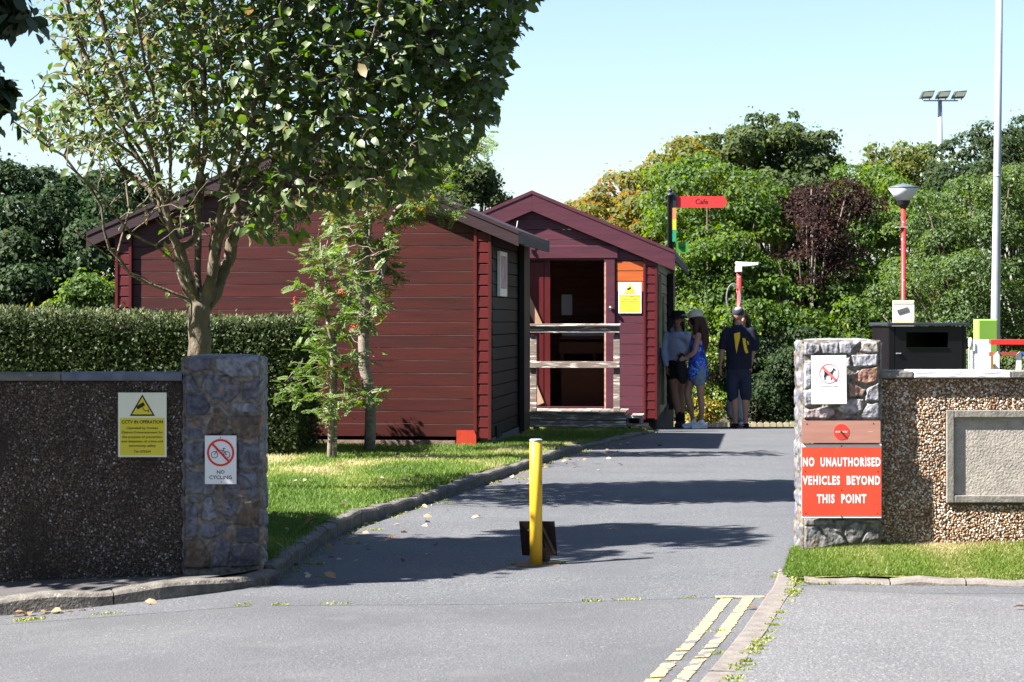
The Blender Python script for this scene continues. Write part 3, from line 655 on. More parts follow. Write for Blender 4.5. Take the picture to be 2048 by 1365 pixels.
def cctv_sign(label, loc, wd, ht, rz=0, faded=False, lines=True, tilt=0):
    t = thing('camera_notice', label, 'sign', loc, rz, None); t.rotation_euler = (0, tilt, rz)
    mb = MB(); mb.box((-wd / 2, -.003, -ht / 2), (wd / 2, 0, ht / 2)); mb.build('plate', M_cream if not faded else M_white, t)
    ink = M_blk if not faded else flat('faded_ink', (.26, .20, .04), .6); yel = M_syel if not faded else flat('faded_yellow', (.78, .70, .06), .5)
    mb = MB(); mb.box((-wd * .46, -.0042, -ht * .473), (wd * .46, -.0031, ht * .105)); mb.build('yellow_field', yel, t)
    h = ht * .335; cz = ht * .305
    k1, k2 = (1, .80) if not faded else (1, .90)
    mb = MB(); tri(mb, 0, cz, h, -.0042, -.0031); mb.build('warning_triangle', M_blk, t)
    mb = MB(); tri(mb, 0, cz - h * (1 - k2) * .12, h * k2, -.0052, -.0043); mb.build('triangle_field', yel, t)
    u = h; mb = MB(); cc = (-.03 * u / .1 * .1, cz - .06 * u)
    mb.bar((cc[0] - .22 * u, -.006, cc[1] - .07 * u), (cc[0] + .12 * u, -.006, cc[1] + .13 * u), .0012, .17 * u)
    mb.bar((cc[0] + .02 * u, -.006, cc[1]), (cc[0] + .14 * u, -.006, cc[1] - .2 * u), .0012, .03 * u)
    mb.bar((cc[0] + .14 * u, -.006, cc[1] - .2 * u), (cc[0] + .32 * u, -.006, cc[1] - .2 * u), .0012, .03 * u)
    mb.bar((cc[0] + .32 * u, -.006, cc[1] - .28 * u), (cc[0] + .32 * u, -.006, cc[1] - .13 * u), .0012, .025 * u, up=(1, 0, 0)); mb.build('camera_symbol', M_blk, t)
    for body, sz, z, fw in (('CCTV IN OPERATION', .070, .042, .85), ('Operated by Onchan', .050, -.050, .65), ('District Commissioners for', .050, -.118, .85), ('the purpose of prevention', .050, -.189, .82),
          ('and detection of crime and', .050, -.257, .85), ('community safety', .050, -.325, .56), ('Tel: 675564', .050, -.416, .35)):
        text(body, sz * ht, 0, z * ht, -.0047, ink, t, bold=.0006 if sz > .06 else .0003, fit=fw * wd)
    return t
cctv_sign('yellow and cream camera warning notice screwed to the dark wall', (W(285, 850, 13.4).x, 13.397, W(285, 850, 13.4).z), 97 / 340, 129 / 340)
# NO CYCLING
t = thing('cycling_ban_sign', 'white sign with a crossed out black bicycle on the left pillar', 'sign', (W(441.5, 920, 13.37).x, 13.368, W(441.5, 920, 13.37).z))
wd, ht = 63 / 340, 97 / 340
mb = MB(); mb.box((-wd / 2, -.004, -ht / 2), (wd / 2, 0, ht / 2)); mb.build('plate', M_white, t, bevel=.001)
cz = .042; mb = MB(); ringprism(mb, 0, cz, .080, .068, -.0062, -.0041); mb.build('red_ring', M_sred, t)
mb = MB(); mb.bar((-.049, -.0072, cz + .052), (.049, -.0072, cz - .052), .0012, .0125); mb.build('red_slash', M_sred, t)
mb = MB(); yb = -.0055
for cx in (-.036, .036): ringprism(mb, cx, cz - .012, .0205, .0170, yb - .0005, yb + .001, 32)
P_ = dict(h=(-.036, cz - .012), r=(.036, cz - .012), b=(.006, cz - .012), hs=(-.020, cz + .014), ht_=(-.022, cz + .024), st=(.017, cz + .014), sd=(.020, cz + .024))
for a, b in (('h', 'hs'), ('hs', 'st'), ('hs', 'b'), ('st', 'b'), ('b', 'r'), ('st', 'r'), ('hs', 'ht_'), ('st', 'sd')):
    mb.bar((P_[a][0], yb, P_[a][1]), (P_[b][0], yb, P_[b][1]), .0012, .0026, up=(0, 0, 1) if abs(P_[a][0] - P_[b][0]) > .004 else (1, 0, 0))
mb.bar((-.030, yb, cz + .0245), (-.016, yb, cz + .0245), .0012, .003); mb.bar((.012, yb, cz + .025), (.029, yb, cz + .025), .0012, .0035)
mb.build('bicycle_symbol', M_blk, t)
text('NO', .030, 0, -.073, -.0045, M_blk, t, 1.0, .0004); text('CYCLING', .030, 0, -.104, -.0045, M_blk, t, 1.02, .0004, space=1.05)
screws(t, [(0, .132), (.004, -.130)], M_blk, .003)
# NO DOGS
t = thing('dog_ban_sign', 'white notice with a crossed out black dog near the top of right pillar', 'sign', (W(1658, 760, 13.36).x, 13.362, W(1658, 760, 13.36).z)); t.rotation_euler = (0, R(-.6), 0)
wd, ht = 70 / 340, 97 / 340
mb = MB(); mb.box((-wd / 2, -.005, -ht / 2), (wd / 2, 0, ht / 2)); mb.build('plate', M_white, t, bevel=.001)
M_pink = flat('faded_red', (.75, .16, .17), .4); cz = .037
mb = MB(); ringprism(mb, 0, cz, .0575, .0540, -.0062, -.0051); mb.build('red_ring', M_pink, t)
mb = MB(); mb.bar((-.038, -.0078, cz + .038), (.038, -.0078, cz - .038), .0012, .015); mb.build('red_slash', M_pink, t)
dog = [(-.028, -.004), (-.031, -.018), (-.027, -.031), (-.030, -.036), (-.024, -.036), (-.021, -.020), (-.013, -.010), (.004, -.010), (.009, -.018), (.010, -.034), (.008, -.037), (.014, -.037), (.015, -.018), (.018, -.004), (.023, .008), (.027, .018), (.036, .020), (.038, .024), (.030, .028), (.027, .034), (.024, .027), (.018, .016), (.010, .008), (-.008, .007), (-.020, .009), (-.026, .015), (-.033, .013), (-.027, .008)]
mb = MB(); mb.prism([(x, z + cz) for x, z in dog], -.0066, -.0051); mb.build('dog_symbol', M_blk, t)
mb = MB(); mb.box((-.092, -.0056, .118), (-.078, -.0051, .134)); mb.build('faded_emblem', flat('pale_lilac', (.70, .55, .70), .5), t)
text('NO DOGS ALLOWED', .0105, 0, -.038, -.0055, flat('pale_ink', (.45, .45, .47), .6), t, 1, 0)
# no entry board and vehicle notice
t = thing('no_entry_board', 'faded pinkish board with a red no entry disc above the vehicle notice', 'sign', (W(1682, 864, 13.36).x, 13.362, W(1682, 864, 13.36).z)); wd, ht = 157 / 340, 44 / 340
mb = MB(); mb.box((-wd / 2, -.006, -ht / 2), (wd / 2, 0, ht / 2)); mb.build('board', mat('faded_board', (.42, .22, .17), (.34, .165, .13), rough=.6, scale=10, stretch=(.3, 1, 3), specks=[((.6, .45, .4), 30, .70)]), t)
mb = MB(); mb.prism([(.046 * math.cos(a) + .002, .046 * math.sin(a)) for a in np.linspace(0, 2 * math.pi, 40, endpoint=False)], -.0075, -.0061); mb.build('red_disc', flat('disc_red', (.78, .05, .04), .4), t)
mb = MB(); mb.box((-.035, -.0086, -.0055), (.037, -.0076, .0055)); mb.build('pale_bar', flat('dirty_bar', (.50, .36, .27), .6), t)
screws(t, [(-.20, .045), (.19, .048)]); mb = MB(); mb.tube([(0, -.018, .0), (.0, -.006, .0)], .006, 10); mb.build('bolt', M_rust, t)
t = thing('vehicle_notice', 'large red notice in white capitals forbidding unauthorised vehicles', 'sign', (W(1683, 962, 13.36).x, 13.362, W(1683, 962, 13.36).z)); wd, ht = 159 / 340, 148 / 340
mb = MB(); mb.box((-wd / 2, -.004, -ht / 2), (wd / 2, 0, ht / 2)); mb.build('plate', M_white, t)
mb = MB(); mb.box((-wd / 2 + .001, -.0060, -ht / 2 + .012), (wd / 2 - .001, -.0041, ht / 2 - .020)); mb.build('red_field', M_orange, t)
mb = MB(); mb.bar((-wd * .48, -.008, ht / 2 - .002), (wd * .47, -.008, ht / 2 - .001), .006, .004); mb.build('shadow_gap_strip', M_blk, t)
for body, z, xs in (('NO  UNAUTHORISED', .108, .975), ('VEHICLES  BEYOND', .000, .975), ('THIS  POINT', -.108, .62)):
    text(body, .070, .0, z, -.0066, bpy.data.materials.get('letter_white') or flat('letter_white', (.86, .84, .84), .4), t, bold=.0026, space=1.22, fit=xs * .467)
screws(t, [(-.213, .055), (.213, .055), (.0, -.055), (-.21, -.19), (.21, -.19), (0, .203), (0, -.21)])

# ------------------------------------------------------------------ bollard
D = 14.1; bx = W(1072, 1140, D).x; bz = float(zr(bx, D))
t = thing('bollard', 'yellow steel bollard with rusty hinged plate in the middle of the path', 'bollard', (bx, D, bz))
M_ypaint = mat('yellow_paint', (.80, .50, .035), (.70, .40, .03), rough=.42, scale=9, stretch=(1, 1, .5), coat=.2, specks=[((.30, .20, .10), 22, .66), ((.20, .22, .20), 9, .69)])
mb = MB(); mb.lathe([(.039, 0), (.039, .765), (.034, .768)], n=32); mb.build('post', M_ypaint, t, smooth=False)
for p in t.children[0].data.polygons: p.use_smooth = abs(p.normal.z) < .5
mb = MB(); mb.lathe([(.039, .7685), (.0405, .772), (.0405, .781), (.033, .785)], n=32); mb.build('cap', flat('grey_cap', (.28, .29, .32), .6), t)
M_rplate = mat('rusted_plate', (.018, .010, .009), (.010, .007, .007), rough=.75, scale=9, bump=.002, bscale=60, metal=.2)
mb = MB(); mb.hexa([(-.085, .17, .045), (.135, .16, .045), (.135, .166, .045), (-.085, .176, .045), (-.105, .15, .262), (.118, .14, .262), (.118, .146, .262), (-.105, .156, .262)])
mb.box((-.03, .158, .0), (.09, .17, .045)); pl = mb.build('hinged_plate', M_rplate, t)
mb = MB(); mb.bar((-.045, .13, .20), (.0, .14, .25), .008, .014, 0); mb.bar((.03, .135, .25), (.122, .15, .06), .008, .014); mb.build('stiffener', mat('bare_rust', (.13, .09, .06), (.07, .045, .03), rough=.8), t)
mb = MB(); mb.box((-.12, -.06, -.012), (.15, .21, .007)); mb.build('ground_frame', mat('rusty_frame', (.18, .12, .09), (.10, .07, .055), rough=.9, scale=20, bump=.003), t, bevel=.003)

# ------------------------------------------------------------------ sheds
M_maroon = mat('maroon_boards', (.066, .0072, .0062), (.026, .0042, .0040), rough=.45, scale=3.2, stretch=(.45, 1, 5), bump=.0012, bscale=14, detail=12, attr='rnd', attr_mix=.4, spec=.5,
               specks=[((.16, .09, .08), 34, .745), ((.030, .008, .006), 4, .64)])
M_plum = mat('plum_boards', (.095, .024, .038), (.062, .015, .026), rough=.5, scale=5, stretch=(.35, 1, 7), bump=.0012, bscale=14, detail=10, attr='rnd', attr_mix=.45, spec=.4, specks=[((.30, .18, .18), 24, .75)])
M_redtrim = mat('red_trim', (.100, .009, .011), (.058, .006, .008), rough=.4, scale=9, stretch=(2, 2, .6), detail=8, attr='rnd', attr_mix=.5, spec=.5, bump=.001)
M_barge = mat('dark_bargeboard', (.036, .014, .020), (.018, .008, .012), rough=.6, scale=5, stretch=(.5, 1, 5), bump=.0015, detail=9, spec=.4, specks=[((.22, .13, .13), 30, .74)])
M_barge2 = mat('plum_bargeboard', (.085, .022, .035), (.058, .015, .026), rough=.5, scale=5, stretch=(.5, 1, 4), bump=.001, detail=9, spec=.4, specks=[((.40, .28, .28), 30, .76)])
M_felt = mat('roof_felt', (.03, .022, .024), (.016, .014, .016), rough=.95, scale=20, bump=.004)
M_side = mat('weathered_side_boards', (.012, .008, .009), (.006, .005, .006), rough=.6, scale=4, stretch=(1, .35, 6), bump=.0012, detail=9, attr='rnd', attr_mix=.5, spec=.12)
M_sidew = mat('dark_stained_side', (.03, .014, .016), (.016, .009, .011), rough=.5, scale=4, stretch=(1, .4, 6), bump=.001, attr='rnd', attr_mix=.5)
M_pine = mat('bare_pine', (.12, .045, .022), (.07, .026, .012), rough=.7, scale=6, stretch=(.4, 1, 6), bump=.001, detail=8, attr='rnd', attr_mix=.4, specks=[((.04, .015, .008), 9, .70)])
M_fresh = mat('fresh_orange_boards', (.50, .125, .030), (.38, .085, .02), rough=.5, scale=6, stretch=(.4, 1, 6), detail=8, attr='rnd', attr_mix=.4, specks=[((.2, .05, .02), 12, .73)])
M_grey = mat('weathered_timber', (.27, .22, .19), (.13, .095, .085), rough=.9, scale=7, stretch=(.35, 1, 5), bump=.003, bscale=20, detail=10, attr='rnd', attr_mix=.3, specks=[((.70, .66, .62), 12, .56)])
M_brick = mat('pinkish_plinth', (.24, .17, .145), (.14, .10, .09), rough=.95, scale=14, bump=.006)
M_conc = mat('grey_plinth', (.12, .12, .12), (.07, .075, .075), rough=.9, scale=8, bump=.003)
M_dark = flat('dark_void', (.01, .008, .008), .9)
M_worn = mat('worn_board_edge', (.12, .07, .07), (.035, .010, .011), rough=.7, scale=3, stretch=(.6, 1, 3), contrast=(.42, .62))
PIT = .148
def boards(mb, x0f, x1f, z0, z1, y, mi=0, holes=(), worn=False):
    """lapped horizontal boards on a wall facing -y; x0f,x1f give the limits at a height; holes = [(x0,x1,z0,z1)]"""
    z = z0; k = 0
    while z < z1 - 1e-6:
        t_ = min(z + PIT, z1); segs = [(x0f, x1f)]
        cuts = [h for h in holes if h[2] < (z + t_) / 2 < h[3]]
        spans = [(None, None)]
        L = lambda q: x0f(q); Rr = lambda q: x1f(q)
        parts_ = [(L, Rr)]
        for h in cuts:
            new = []
            for a, b in parts_:
                new.append((a, lambda q, h=h: h[0])); new.append((lambda q, h=h: h[1], b))
            parts_ = new
        for a, b in parts_:
            al, bl, at_, bt = a(z + .004), b(z + .004), a(t_), b(t_)
            if bl - al < .02: continue
            if bt < at_: c = (at_ + bt) / 2; at_ = bt = c
            r = random.random(); e = .008
            # groove then board face leaning slightly
            mb.add([(al, y - e, z + .0035), (bl, y - e, z + .0035), (bt, y - .005, t_ - .0025), (at_, y - .005, t_ - .0025), (al, y + .02, z + .002), (bl, y + .02, z + .002), (bt, y + .02, t_), (at_, y + .02, t_)],
                   [(0, 1, 2, 3), (4, 5, 1, 0), (3, 2, 6, 7), (5, 6, 2, 1), (4, 0, 3, 7), (7, 6, 5, 4)], mi, r)
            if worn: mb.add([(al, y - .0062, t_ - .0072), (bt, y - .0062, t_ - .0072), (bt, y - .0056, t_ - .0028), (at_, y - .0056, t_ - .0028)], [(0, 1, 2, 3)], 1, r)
        z = t_; k += 1
def shed(name, label, loc, wd, ln, zb, zw, ov, rise, front_mat, barge_mat, holes=(), bh=.2, over_f=.14, rz=R(-5.5), top_mat=None, side_mat=None):
    """local frame: origin front right corner, x right, y back. zw = wall height at corner"""
    t = thing(name, label, 'shed', loc, rz); cx = -wd / 2; sl_ = rise
    gz = lambda x: zw + .03 + sl_ * (wd / 2 - abs(x - cx))
    x0 = lambda z: -wd + max(0, (z - zw - .03) / sl_); x1 = lambda z: -max(0, (z - zw - .03) / sl_)
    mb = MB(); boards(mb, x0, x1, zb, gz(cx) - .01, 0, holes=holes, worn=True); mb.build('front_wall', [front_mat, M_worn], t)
    # side and back walls
    mb = MB(); z = zb
    while z < zw:
        e = min(z + PIT, zw); r = random.random()
        mb.add([(.010, .03, z + .006), (.010, ln, z + .006), (.004, ln, e - .004), (.004, .03, e - .004), (-.02, .03, z), (-.02, ln, z), (-.02, ln, e), (-.02, .03, e)], [(0, 1, 2, 3), (4, 5, 1, 0), (3, 2, 6, 7), (0, 3, 7, 4), (1, 5, 6, 2), (5, 4, 7, 6)], 0, r)
        z = e
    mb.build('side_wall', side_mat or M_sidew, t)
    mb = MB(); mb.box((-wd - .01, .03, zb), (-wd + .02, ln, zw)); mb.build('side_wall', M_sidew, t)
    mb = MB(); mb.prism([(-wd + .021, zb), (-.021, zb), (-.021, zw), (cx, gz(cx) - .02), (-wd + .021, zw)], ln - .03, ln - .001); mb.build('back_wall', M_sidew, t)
    # roof: two slabs with felt, barge boards front and back, fascia along the eaves
    hw = wd / 2 + ov; zt = lambda d: zw + .03 + sl_ * (wd / 2 - d) + .06
    for s_ in (-1, 1):
        mb = MB(); a = [(cx, zt(0)), (cx + s_ * hw, zt(hw)), (cx + s_ * hw, zt(hw) + .045), (cx, zt(0) + .05)]
        if s_ < 0: a = a[::-1]
        mb.prism(a, -over_f - .03, ln + .14); mb.build('roof', top_mat or M_felt, t)
        mb = MB(); a = [(cx + s_ * .0005, zt(0) + .048 - bh), (cx + s_ * hw, zt(hw) + .045 - bh), (cx + s_ * hw, zt(hw) + .028), (cx + s_ * .0005, zt(0) + .035)]
        if s_ < 0: a = a[::-1]
        mb.prism(a, -over_f - .02, -over_f + .008); mb.build('bargeboard', barge_mat, t, bevel=.002)
        mb = MB(); mb.box((cx + s_ * hw - (.025 if s_ > 0 else 0) - .001, -over_f + .01, zt(hw) - .10), (cx + s_ * hw + (0 if s_ > 0 else .025) - .001, ln + .12, zt(hw) - .001)); mb.build('fascia', mat('eaves_fascia', (.10, .085, .08), (.06, .05, .05), rough=.8), t)
    # corner columns: two battens with board ends between
    for xc in (-.0, -wd + .20):
        mb = MB(); dp = -.055
        mb.box((xc - .20, dp, zb - .03), (xc - .165, .0, gz(xc - .1) - .02), 0, .2); mb.box((xc - .035, dp, zb - .03), (xc + .0, .0, gz(xc - .1) - .03), 0, .9)
        z = zb - .02
        while z < gz(xc - .1) - .10:
            e = min(z + .127, gz(xc - .1) - .05); r = random.random() * .6
            mb.add([(xc - .164, dp + .010, z + .007), (xc - .036, dp + .010, z + .007), (xc - .036, dp + .016, e - .012), (xc - .164, dp + .016, e - .012), (xc - .164, dp + .026, e), (xc - .036, dp + .026, e), (xc - .164, dp + .026, z), (xc - .036, dp + .026, z)],
                   [(0, 1, 2, 3), (3, 2, 5, 4), (6, 7, 1, 0)], 0, r); z = e
        mb.build('corner_column', M_redtrim, t, bevel=.002)
    return t, gz
D1 = 26.4; s1 = F / D1
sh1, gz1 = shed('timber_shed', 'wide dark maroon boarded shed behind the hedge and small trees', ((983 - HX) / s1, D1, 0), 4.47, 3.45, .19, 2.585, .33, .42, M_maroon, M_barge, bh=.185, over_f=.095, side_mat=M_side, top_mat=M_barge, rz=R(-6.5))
mb = MB(); mb.box((-4.4, .01, -.05), (-.42, .3, .15)); mb.build('plinth', M_brick, sh1, bevel=.008)
mb = MB(); mb.prism([(-.40, .085), (-.17, .085), (-.17, .21), (-.195, .27), (-.40, .27)], -.075, -.058); mb.build('skirt_panel', mat('orange_red_panel', (.42, .045, .02), (.33, .03, .018), rough=.5), sh1)
mb = MB(); mb.box((-.14, .02, -.05), (-.0, 3.35, .18)); mb.box((-.02, .02, -.05), (.018, 2.9, .18)); mb.build('side_plinth', M_conc, sh1)
mb = MB(); mb.box((.022, 2.75, .12), (.085, 3.43, 2.5)); mb.build('side_door', flat('black_door', (.010, .009, .010), .6), sh1)
mb = MB(); mb.box((.012, .3, .16), (.03, .8, .30)); mb.build('vent', M_dark, sh1)
ps = thing('poster', 'small white framed poster on the side wall of the wide shed', 'poster', sh1.location, R(-6.5))
mb = MB(); mb.box((.014, .45, 1.83), (.050, 1.15, 2.36)); mb.build('frame', M_white, ps); mb = MB(); mb.box((.0505, .51, 1.92), (.053, 1.09, 2.31)); mb.build('picture', mat('poster_print', (.30, .12, .13), (.5, .45, .5), rough=.5, scale=9), ps)
# second shed
D2 = 32.2; s2 = F / D2; X2 = (1315 - HX) / s2
hole = (-1.90, -.73, .26, 2.42)
sh2, gz2 = shed('timber_shed', 'narrower plum coloured shed with an open doorway and railed deck', (X2, D2, 0), 3.55, 9.5, .17, 2.50, .25, .42, M_plum, M_barge2, holes=[hole], bh=.29, over_f=.085, top_mat=M_barge2)
mb = MB(); mb.box((-.73, -.035, .26), (-.60, .04, 2.42)); mb.box((-2.02, -.035, .26), (-1.90, .04, 2.42), 0, .3); mb.box((-2.06, -.045, 2.421), (-.56, .04, 2.60), 0, .7); mb.build('door_frame', M_barge2, sh2, bevel=.006)
mb = MB(); mb.box((-.752, -.02, .27), (-.731, .05, 2.41)); mb.build('door_lining', mat('worn_edge', (.55, .38, .30), (.35, .15, .12), rough=.7, scale=20), sh2)
dl = MB(); dl.box((-1.89, .06, .27), (-1.62, .10, 2.38)); dr = dl.build('door', M_redtrim, sh2, bevel=.004)
mpb = mat('pale_brace', (.42, .28, .20), (.34, .2, .13), rough=.7)
for a, b in ((1.95, 1.42), (.95, .35)): MB().bar((-1.90, .045, a), (-1.66, .045, b), .02, .10).build('brace', mpb, dr)
mb = MB(); mb.box((-1.61, .06, .27), (-1.53, .13, 2.39)); mb.build('inner_post', M_redtrim, sh2)
# patched boards
mb = MB(); z_ = .17 + PIT * 12
for q in range(3):
    z0_ = z_ + q * PIT; mb.box((-.575, -.016, z0_ + .006), (-.202, -.0105, z0_ + (PIT - .004 if q < 2 else PIT - .02)), 0, random.random())
mb.build('new_boards', M_fresh, sh2)
# interior: floor, lining, partition, shelf
mb = MB(); mb.box((-3.5, .05, .22), (-.06, 3.0, .26)); mb.build('floor', M_pine, sh2)
mb = MB(); boards(mb, lambda z: -3.45, lambda z: -.1, .26, 2.5, 1.9); mb.box((-3.45, 1.93, .26), (-.1, 1.97, 2.5)); mb.build('inner_wall', M_pine, sh2)
mb = MB(); mb.box((-1.50, 1.35, 1.26), (-.45, 1.88, 1.30)); mb.box((-1.5, 1.33, 1.05), (-.45, 1.349, 1.22)); 
for x_ in (-1.48, -1.0, -.5): mb.box((x_, 1.36, .27), (x_ + .05, 1.42, 1.05))
mb.build('counter', M_pine, sh2)
mb = MB(); mb.box((-1.44, 1.0, .27), (-.3, 1.04, .86)); mb.build('low_partition', M_pine, sh2)
nt = tag(MB().box((-1.50, 1.868, 1.62), (-1.34, 1.876, 1.93)).build('paper_notice', flat('paper', (.6, .64, .74), .7), None), 'pale paper notice pinned to the inner wall seen through the doorway', 'notice')
nt.location = sh2.location; nt.rotation_euler = sh2.rotation_euler
tr = tag(MB().box((-1.46, 1.40, 1.305), (-.70, 1.84, 1.36)).build('tray', flat('tray_blue', (.30, .38, .55), .5), None), 'pale blue tray lying on the counter inside the plum shed', 'tray', None)
tr.location = sh2.location; tr.rotation_euler = sh2.rotation_euler
mb = MB(); sph(mb, (-.66, -.06, 1.72), .028); mb.build('padlock', flat('padlock_metal', (.5, .5, .5), .3, metal=1), sh2, smooth=True)
mb = MB(); sph(mb, (-2.0, -.16, 2.78), .022, sz=1.8); mb.tube([(-2.0, -.16, 2.80), (-1.97, -.17, 2.95)], .006, 6); mb.build('lamp_bracket', M_white, sh2)
# serving hatch side: battens, pale frame, open flap
mpb = mat('pale_batten', (.30, .29, .16), (.2, .19, .11), rough=.7)
for lo, hi in (((.012, .25, 1.15), (.05, .40, 2.20)), ((.012, 1.3, .3), (.06, 1.42, 1.9))): MB().box(lo, hi).build('side_batten', mpb, sh2)
mb = MB(); mb.box((.012, 1.6, 1.0), (.22, 3.4, 1.05)); mb.build('counter_shelf', M_grey, sh2)
mb = MB(); mb.box((.03, 4.6, .1), (.11, 5.6, 2.3)); mb.build('side_shutter', flat('black_shutter', (.012, .010, .012), .6), sh2)
mb = MB(); mb.box((-3.5, .03, -.5), (-.03, 9.4, .165)); mb.build('plinth', M_dark, sh2)
cs = cctv_sign('faded yellow camera notice on the plum shed wall', (0, 0, 0), 46 / s2, 62 / s2, R(-5.5), faded=True); v = W(1260, 596, D2); cs.location = (v.x, D2 - .0 + (X2 - v.x) * math.tan(R(5.5)) - .018, v.z)
# deck with rails
Dd = 31.2; sd = F / Dd
t = thing('deck', 'low grey timber deck with two rail fence before the plum shed door', 'deck', (W(1054, 850, Dd).x, Dd, .06), R(-5.5))
wl = 198 / sd
for q in range(2):
    mb = MB(); mb.box((0, -.004 * q, .10 - .10 * q + .02), (wl, .03, .19 - .10 * q + .02), 0, random.random()); mb.build('side_board', M_grey, t, bevel=.004)
for q in range(11):
    mb = MB(); mb.box((wl * q / 11 + .004, -.03, .212), (wl * (q + 1) / 11 - .004, 1.05, .236), 0, random.random()); mb.build('deck_board', M_grey, t, bevel=.003)
for x_ in (.08, .65, 1.25): MB().box((x_, .04, -.15), (x_ + .08, .12, .02)).build('support', M_grey, t)
for x_ in (W(1060, 0, Dd).x, W(1227, 0, Dd).x):
    x_ -= W(1054, 0, Dd).x; mb = MB(); mb.box((x_, .035, .237), (x_ + .088, .12, 1.28)); mb.build('rail_post', M_grey, t, bevel=.004)
mb = MB(); mb.box((-.02, .0, 1.31), (1.27, .034, 1.40)); mb.box((-.02, -.03, 1.401), (1.285, .15, 1.435)); mb.build('top_rail', M_grey, t, bevel=.004)
mb = MB(); mb.box((-.02, .0, .83), (1.27, .034, .92)); mb.build('middle_rail', M_grey, t, bevel=.004)
t = thing('doorstep', 'dark wooden step at the right end of the grey deck', 'step', (W(1253, 850, Dd).x, Dd + .1, .06), R(-5.5))
mb = MB(); mb.box((0, 0, .14), (.22, .8, .17)); mb.build('tread', M_grey, t); mb = MB(); mb.box((0.01, .02, -.1), (.03, .78, .139)); mb.box((.18, .02, -.1), (.205, .78, .139)); mb.box((.0, .01, .02), (.30, .3, .06)); mb.build('riser', M_grey, t)

# ------------------------------------------------------------------ trees and plants
M_bark = mat('grey_bark', (.175, .145, .105), (.075, .060, .045), rough=.9, scale=12, stretch=(1, 1, .5), bump=.010, bscale=45, detail=10, specks=[((.34, .32, .28), 14, .62), ((.045, .036, .027), 22, .60)])
M_twig = mat('brown_bark', (.12, .085, .065), (.05, .037, .03), rough=.85, scale=15)
M_leafA = leafmat('whitebeam_leaves', [(0, (0.0250, 0.0688, 0.0063)), (.35, (0.0525, 0.1313, 0.0088)), (.62, (0.1063, 0.2000, 0.0175)), (.82, (0.2000, 0.2250, 0.0625)), (.92, (0.3000, 0.2500, 0.1375)), (1, (.36, .27, .10))],
                  under=(.10, .14, .05), rough=.42, trans=.28, spec=.4)
DT = 19.0
poly_crown = [(130, -320), (92, 0), (120, 140), (110, 205), (30, 245), (40, 285), (170, 330), (230, 400), (300, 470), (430, 500), (500, 470), (560, 500), (620, 440), (700, 410), (830, 395), (905, 320), (985, 235), (1022, 110), (1072, 0), (1040, -90), (850, -240), (520, -380), (260, -380)]
def xz(px, py): v = W(px, py, DT); return v.x, v.z
pc = [xz(*p) for p in poly_crown]
limbs = [([(398, 800), (397, 720), (398, 655), (400, 612)], 0, -1),
 ([(372, 598), (330, 582), (270, 548), (232, 500), (215, 420), (200, 380), (150, 320), (100, 285), (60, 262)], -.5, 3),
 ([(378, 580), (355, 500), (345, 455), (325, 380), (270, 300), (225, 190), (170, 90), (130, -60)], -.3, 3),
 ([(392, 560), (385, 480), (392, 400), (385, 250), (360, 120), (340, 0), (330, -150)], .5, 3),
 ([(425, 560), (440, 480), (478, 420), (490, 370), (560, 290), (640, 180), (700, 40), (740, -140)], -.35, 3),
 ([(430, 590), (465, 480), (520, 420), (590, 380), (680, 330), (780, 290), (880, 210), (950, 100)], .35, 3),
 ([(415, 560), (425, 450), (455, 380), (450, 260), (480, 110), (500, -60), (520, -250)], .8, 3),
 ([(355, 500), (318, 430), (300, 340), (255, 270), (180, 200), (110, 150)], .25, 'L2'),
 ([(440, 480), (455, 380), (520, 250), (560, 130), (600, -20), (620, -200)], -.9, 3),
 ([(490, 440), (560, 400), (640, 390), (720, 380), (810, 370)], -.6, 'L5'),
 ([(465, 480), (560, 330), (700, 220), (820, 110), (930, -10), (960, -150)], .1, 3),
 ([(378, 540), (345, 440), (330, 340), (290, 230), (250, 110), (220, -20), (200, -200)], -.8, 3),
 ([(340, 450), (290, 380), (230, 330), (190, 270), (150, 170), (125, 60)], .6, 3), ([(392, 480), (400, 380), (420, 270), (410, 150), (420, 0), (430, -180)], -.2, 3),
 ([(350, 400), (360, 300), (330, 190), (320, 80), (300, -60)], -1.1, 3), ([(300, 340), (240, 290), (200, 230), (170, 140)], -.4, 3), ([(455, 380), (500, 280), (530, 150), (545, 0), (560, -150)], .4, 3),
 ([(520, 420), (620, 330), (690, 230), (760, 100), (800, -60)], -.9, 3), ([(590, 380), (700, 340), (800, 330), (880, 290)], -.2, 3), ([(270, 548), (215, 500), (190, 470)], -.6, 3), ([(232, 500), (250, 420), (240, 350), (210, 300)], .3, 3),
 ([(378, 540), (330, 500), (290, 470), (240, 400), (190, 350)], -1.0, 3), ([(440, 480), (470, 400), (440, 320), (465, 200), (450, 60)], -.6, 3)]
nodes_ = []; first = {}
for li, (pts_, dep, at) in enumerate(limbs):
    prev = -1 if li == 0 else (3 * 4 if False else None)
    P0 = [np.array(W(a, b, DT)) for a, b in pts_]; k = len(P0)
    if li: 
        for j in range(k): P0[j][1] += dep * (j + 1) / k * 1.25
    if li == 0: pi = -1
    else:
        pi = trunk_top if (pts_[0][1] >= 535 and at == 3) else min(range(len(nodes_)), key=lambda q: np.linalg.norm(nodes_[q][0] - P0[0]))
        P0 = [nodes_[pi][0]] + P0
    cur = pi
    for j in range(len(P0)):
        if li and j == 0: continue
        a = P0[j - 1] if j else P0[0]; b = P0[j]; L_ = np.linalg.norm(b - a); m_ = max(1, int(L_ / .13)) if j else 1
        for q in range(1, m_ + 1):
            p = a + (b - a) * q / m_ if j else b
            if 0 < j: p = p + rng.normal(size=3) * .010
            nodes_.append((p, cur)); cur = len(nodes_) - 1
    if li == 0: trunk_top = cur
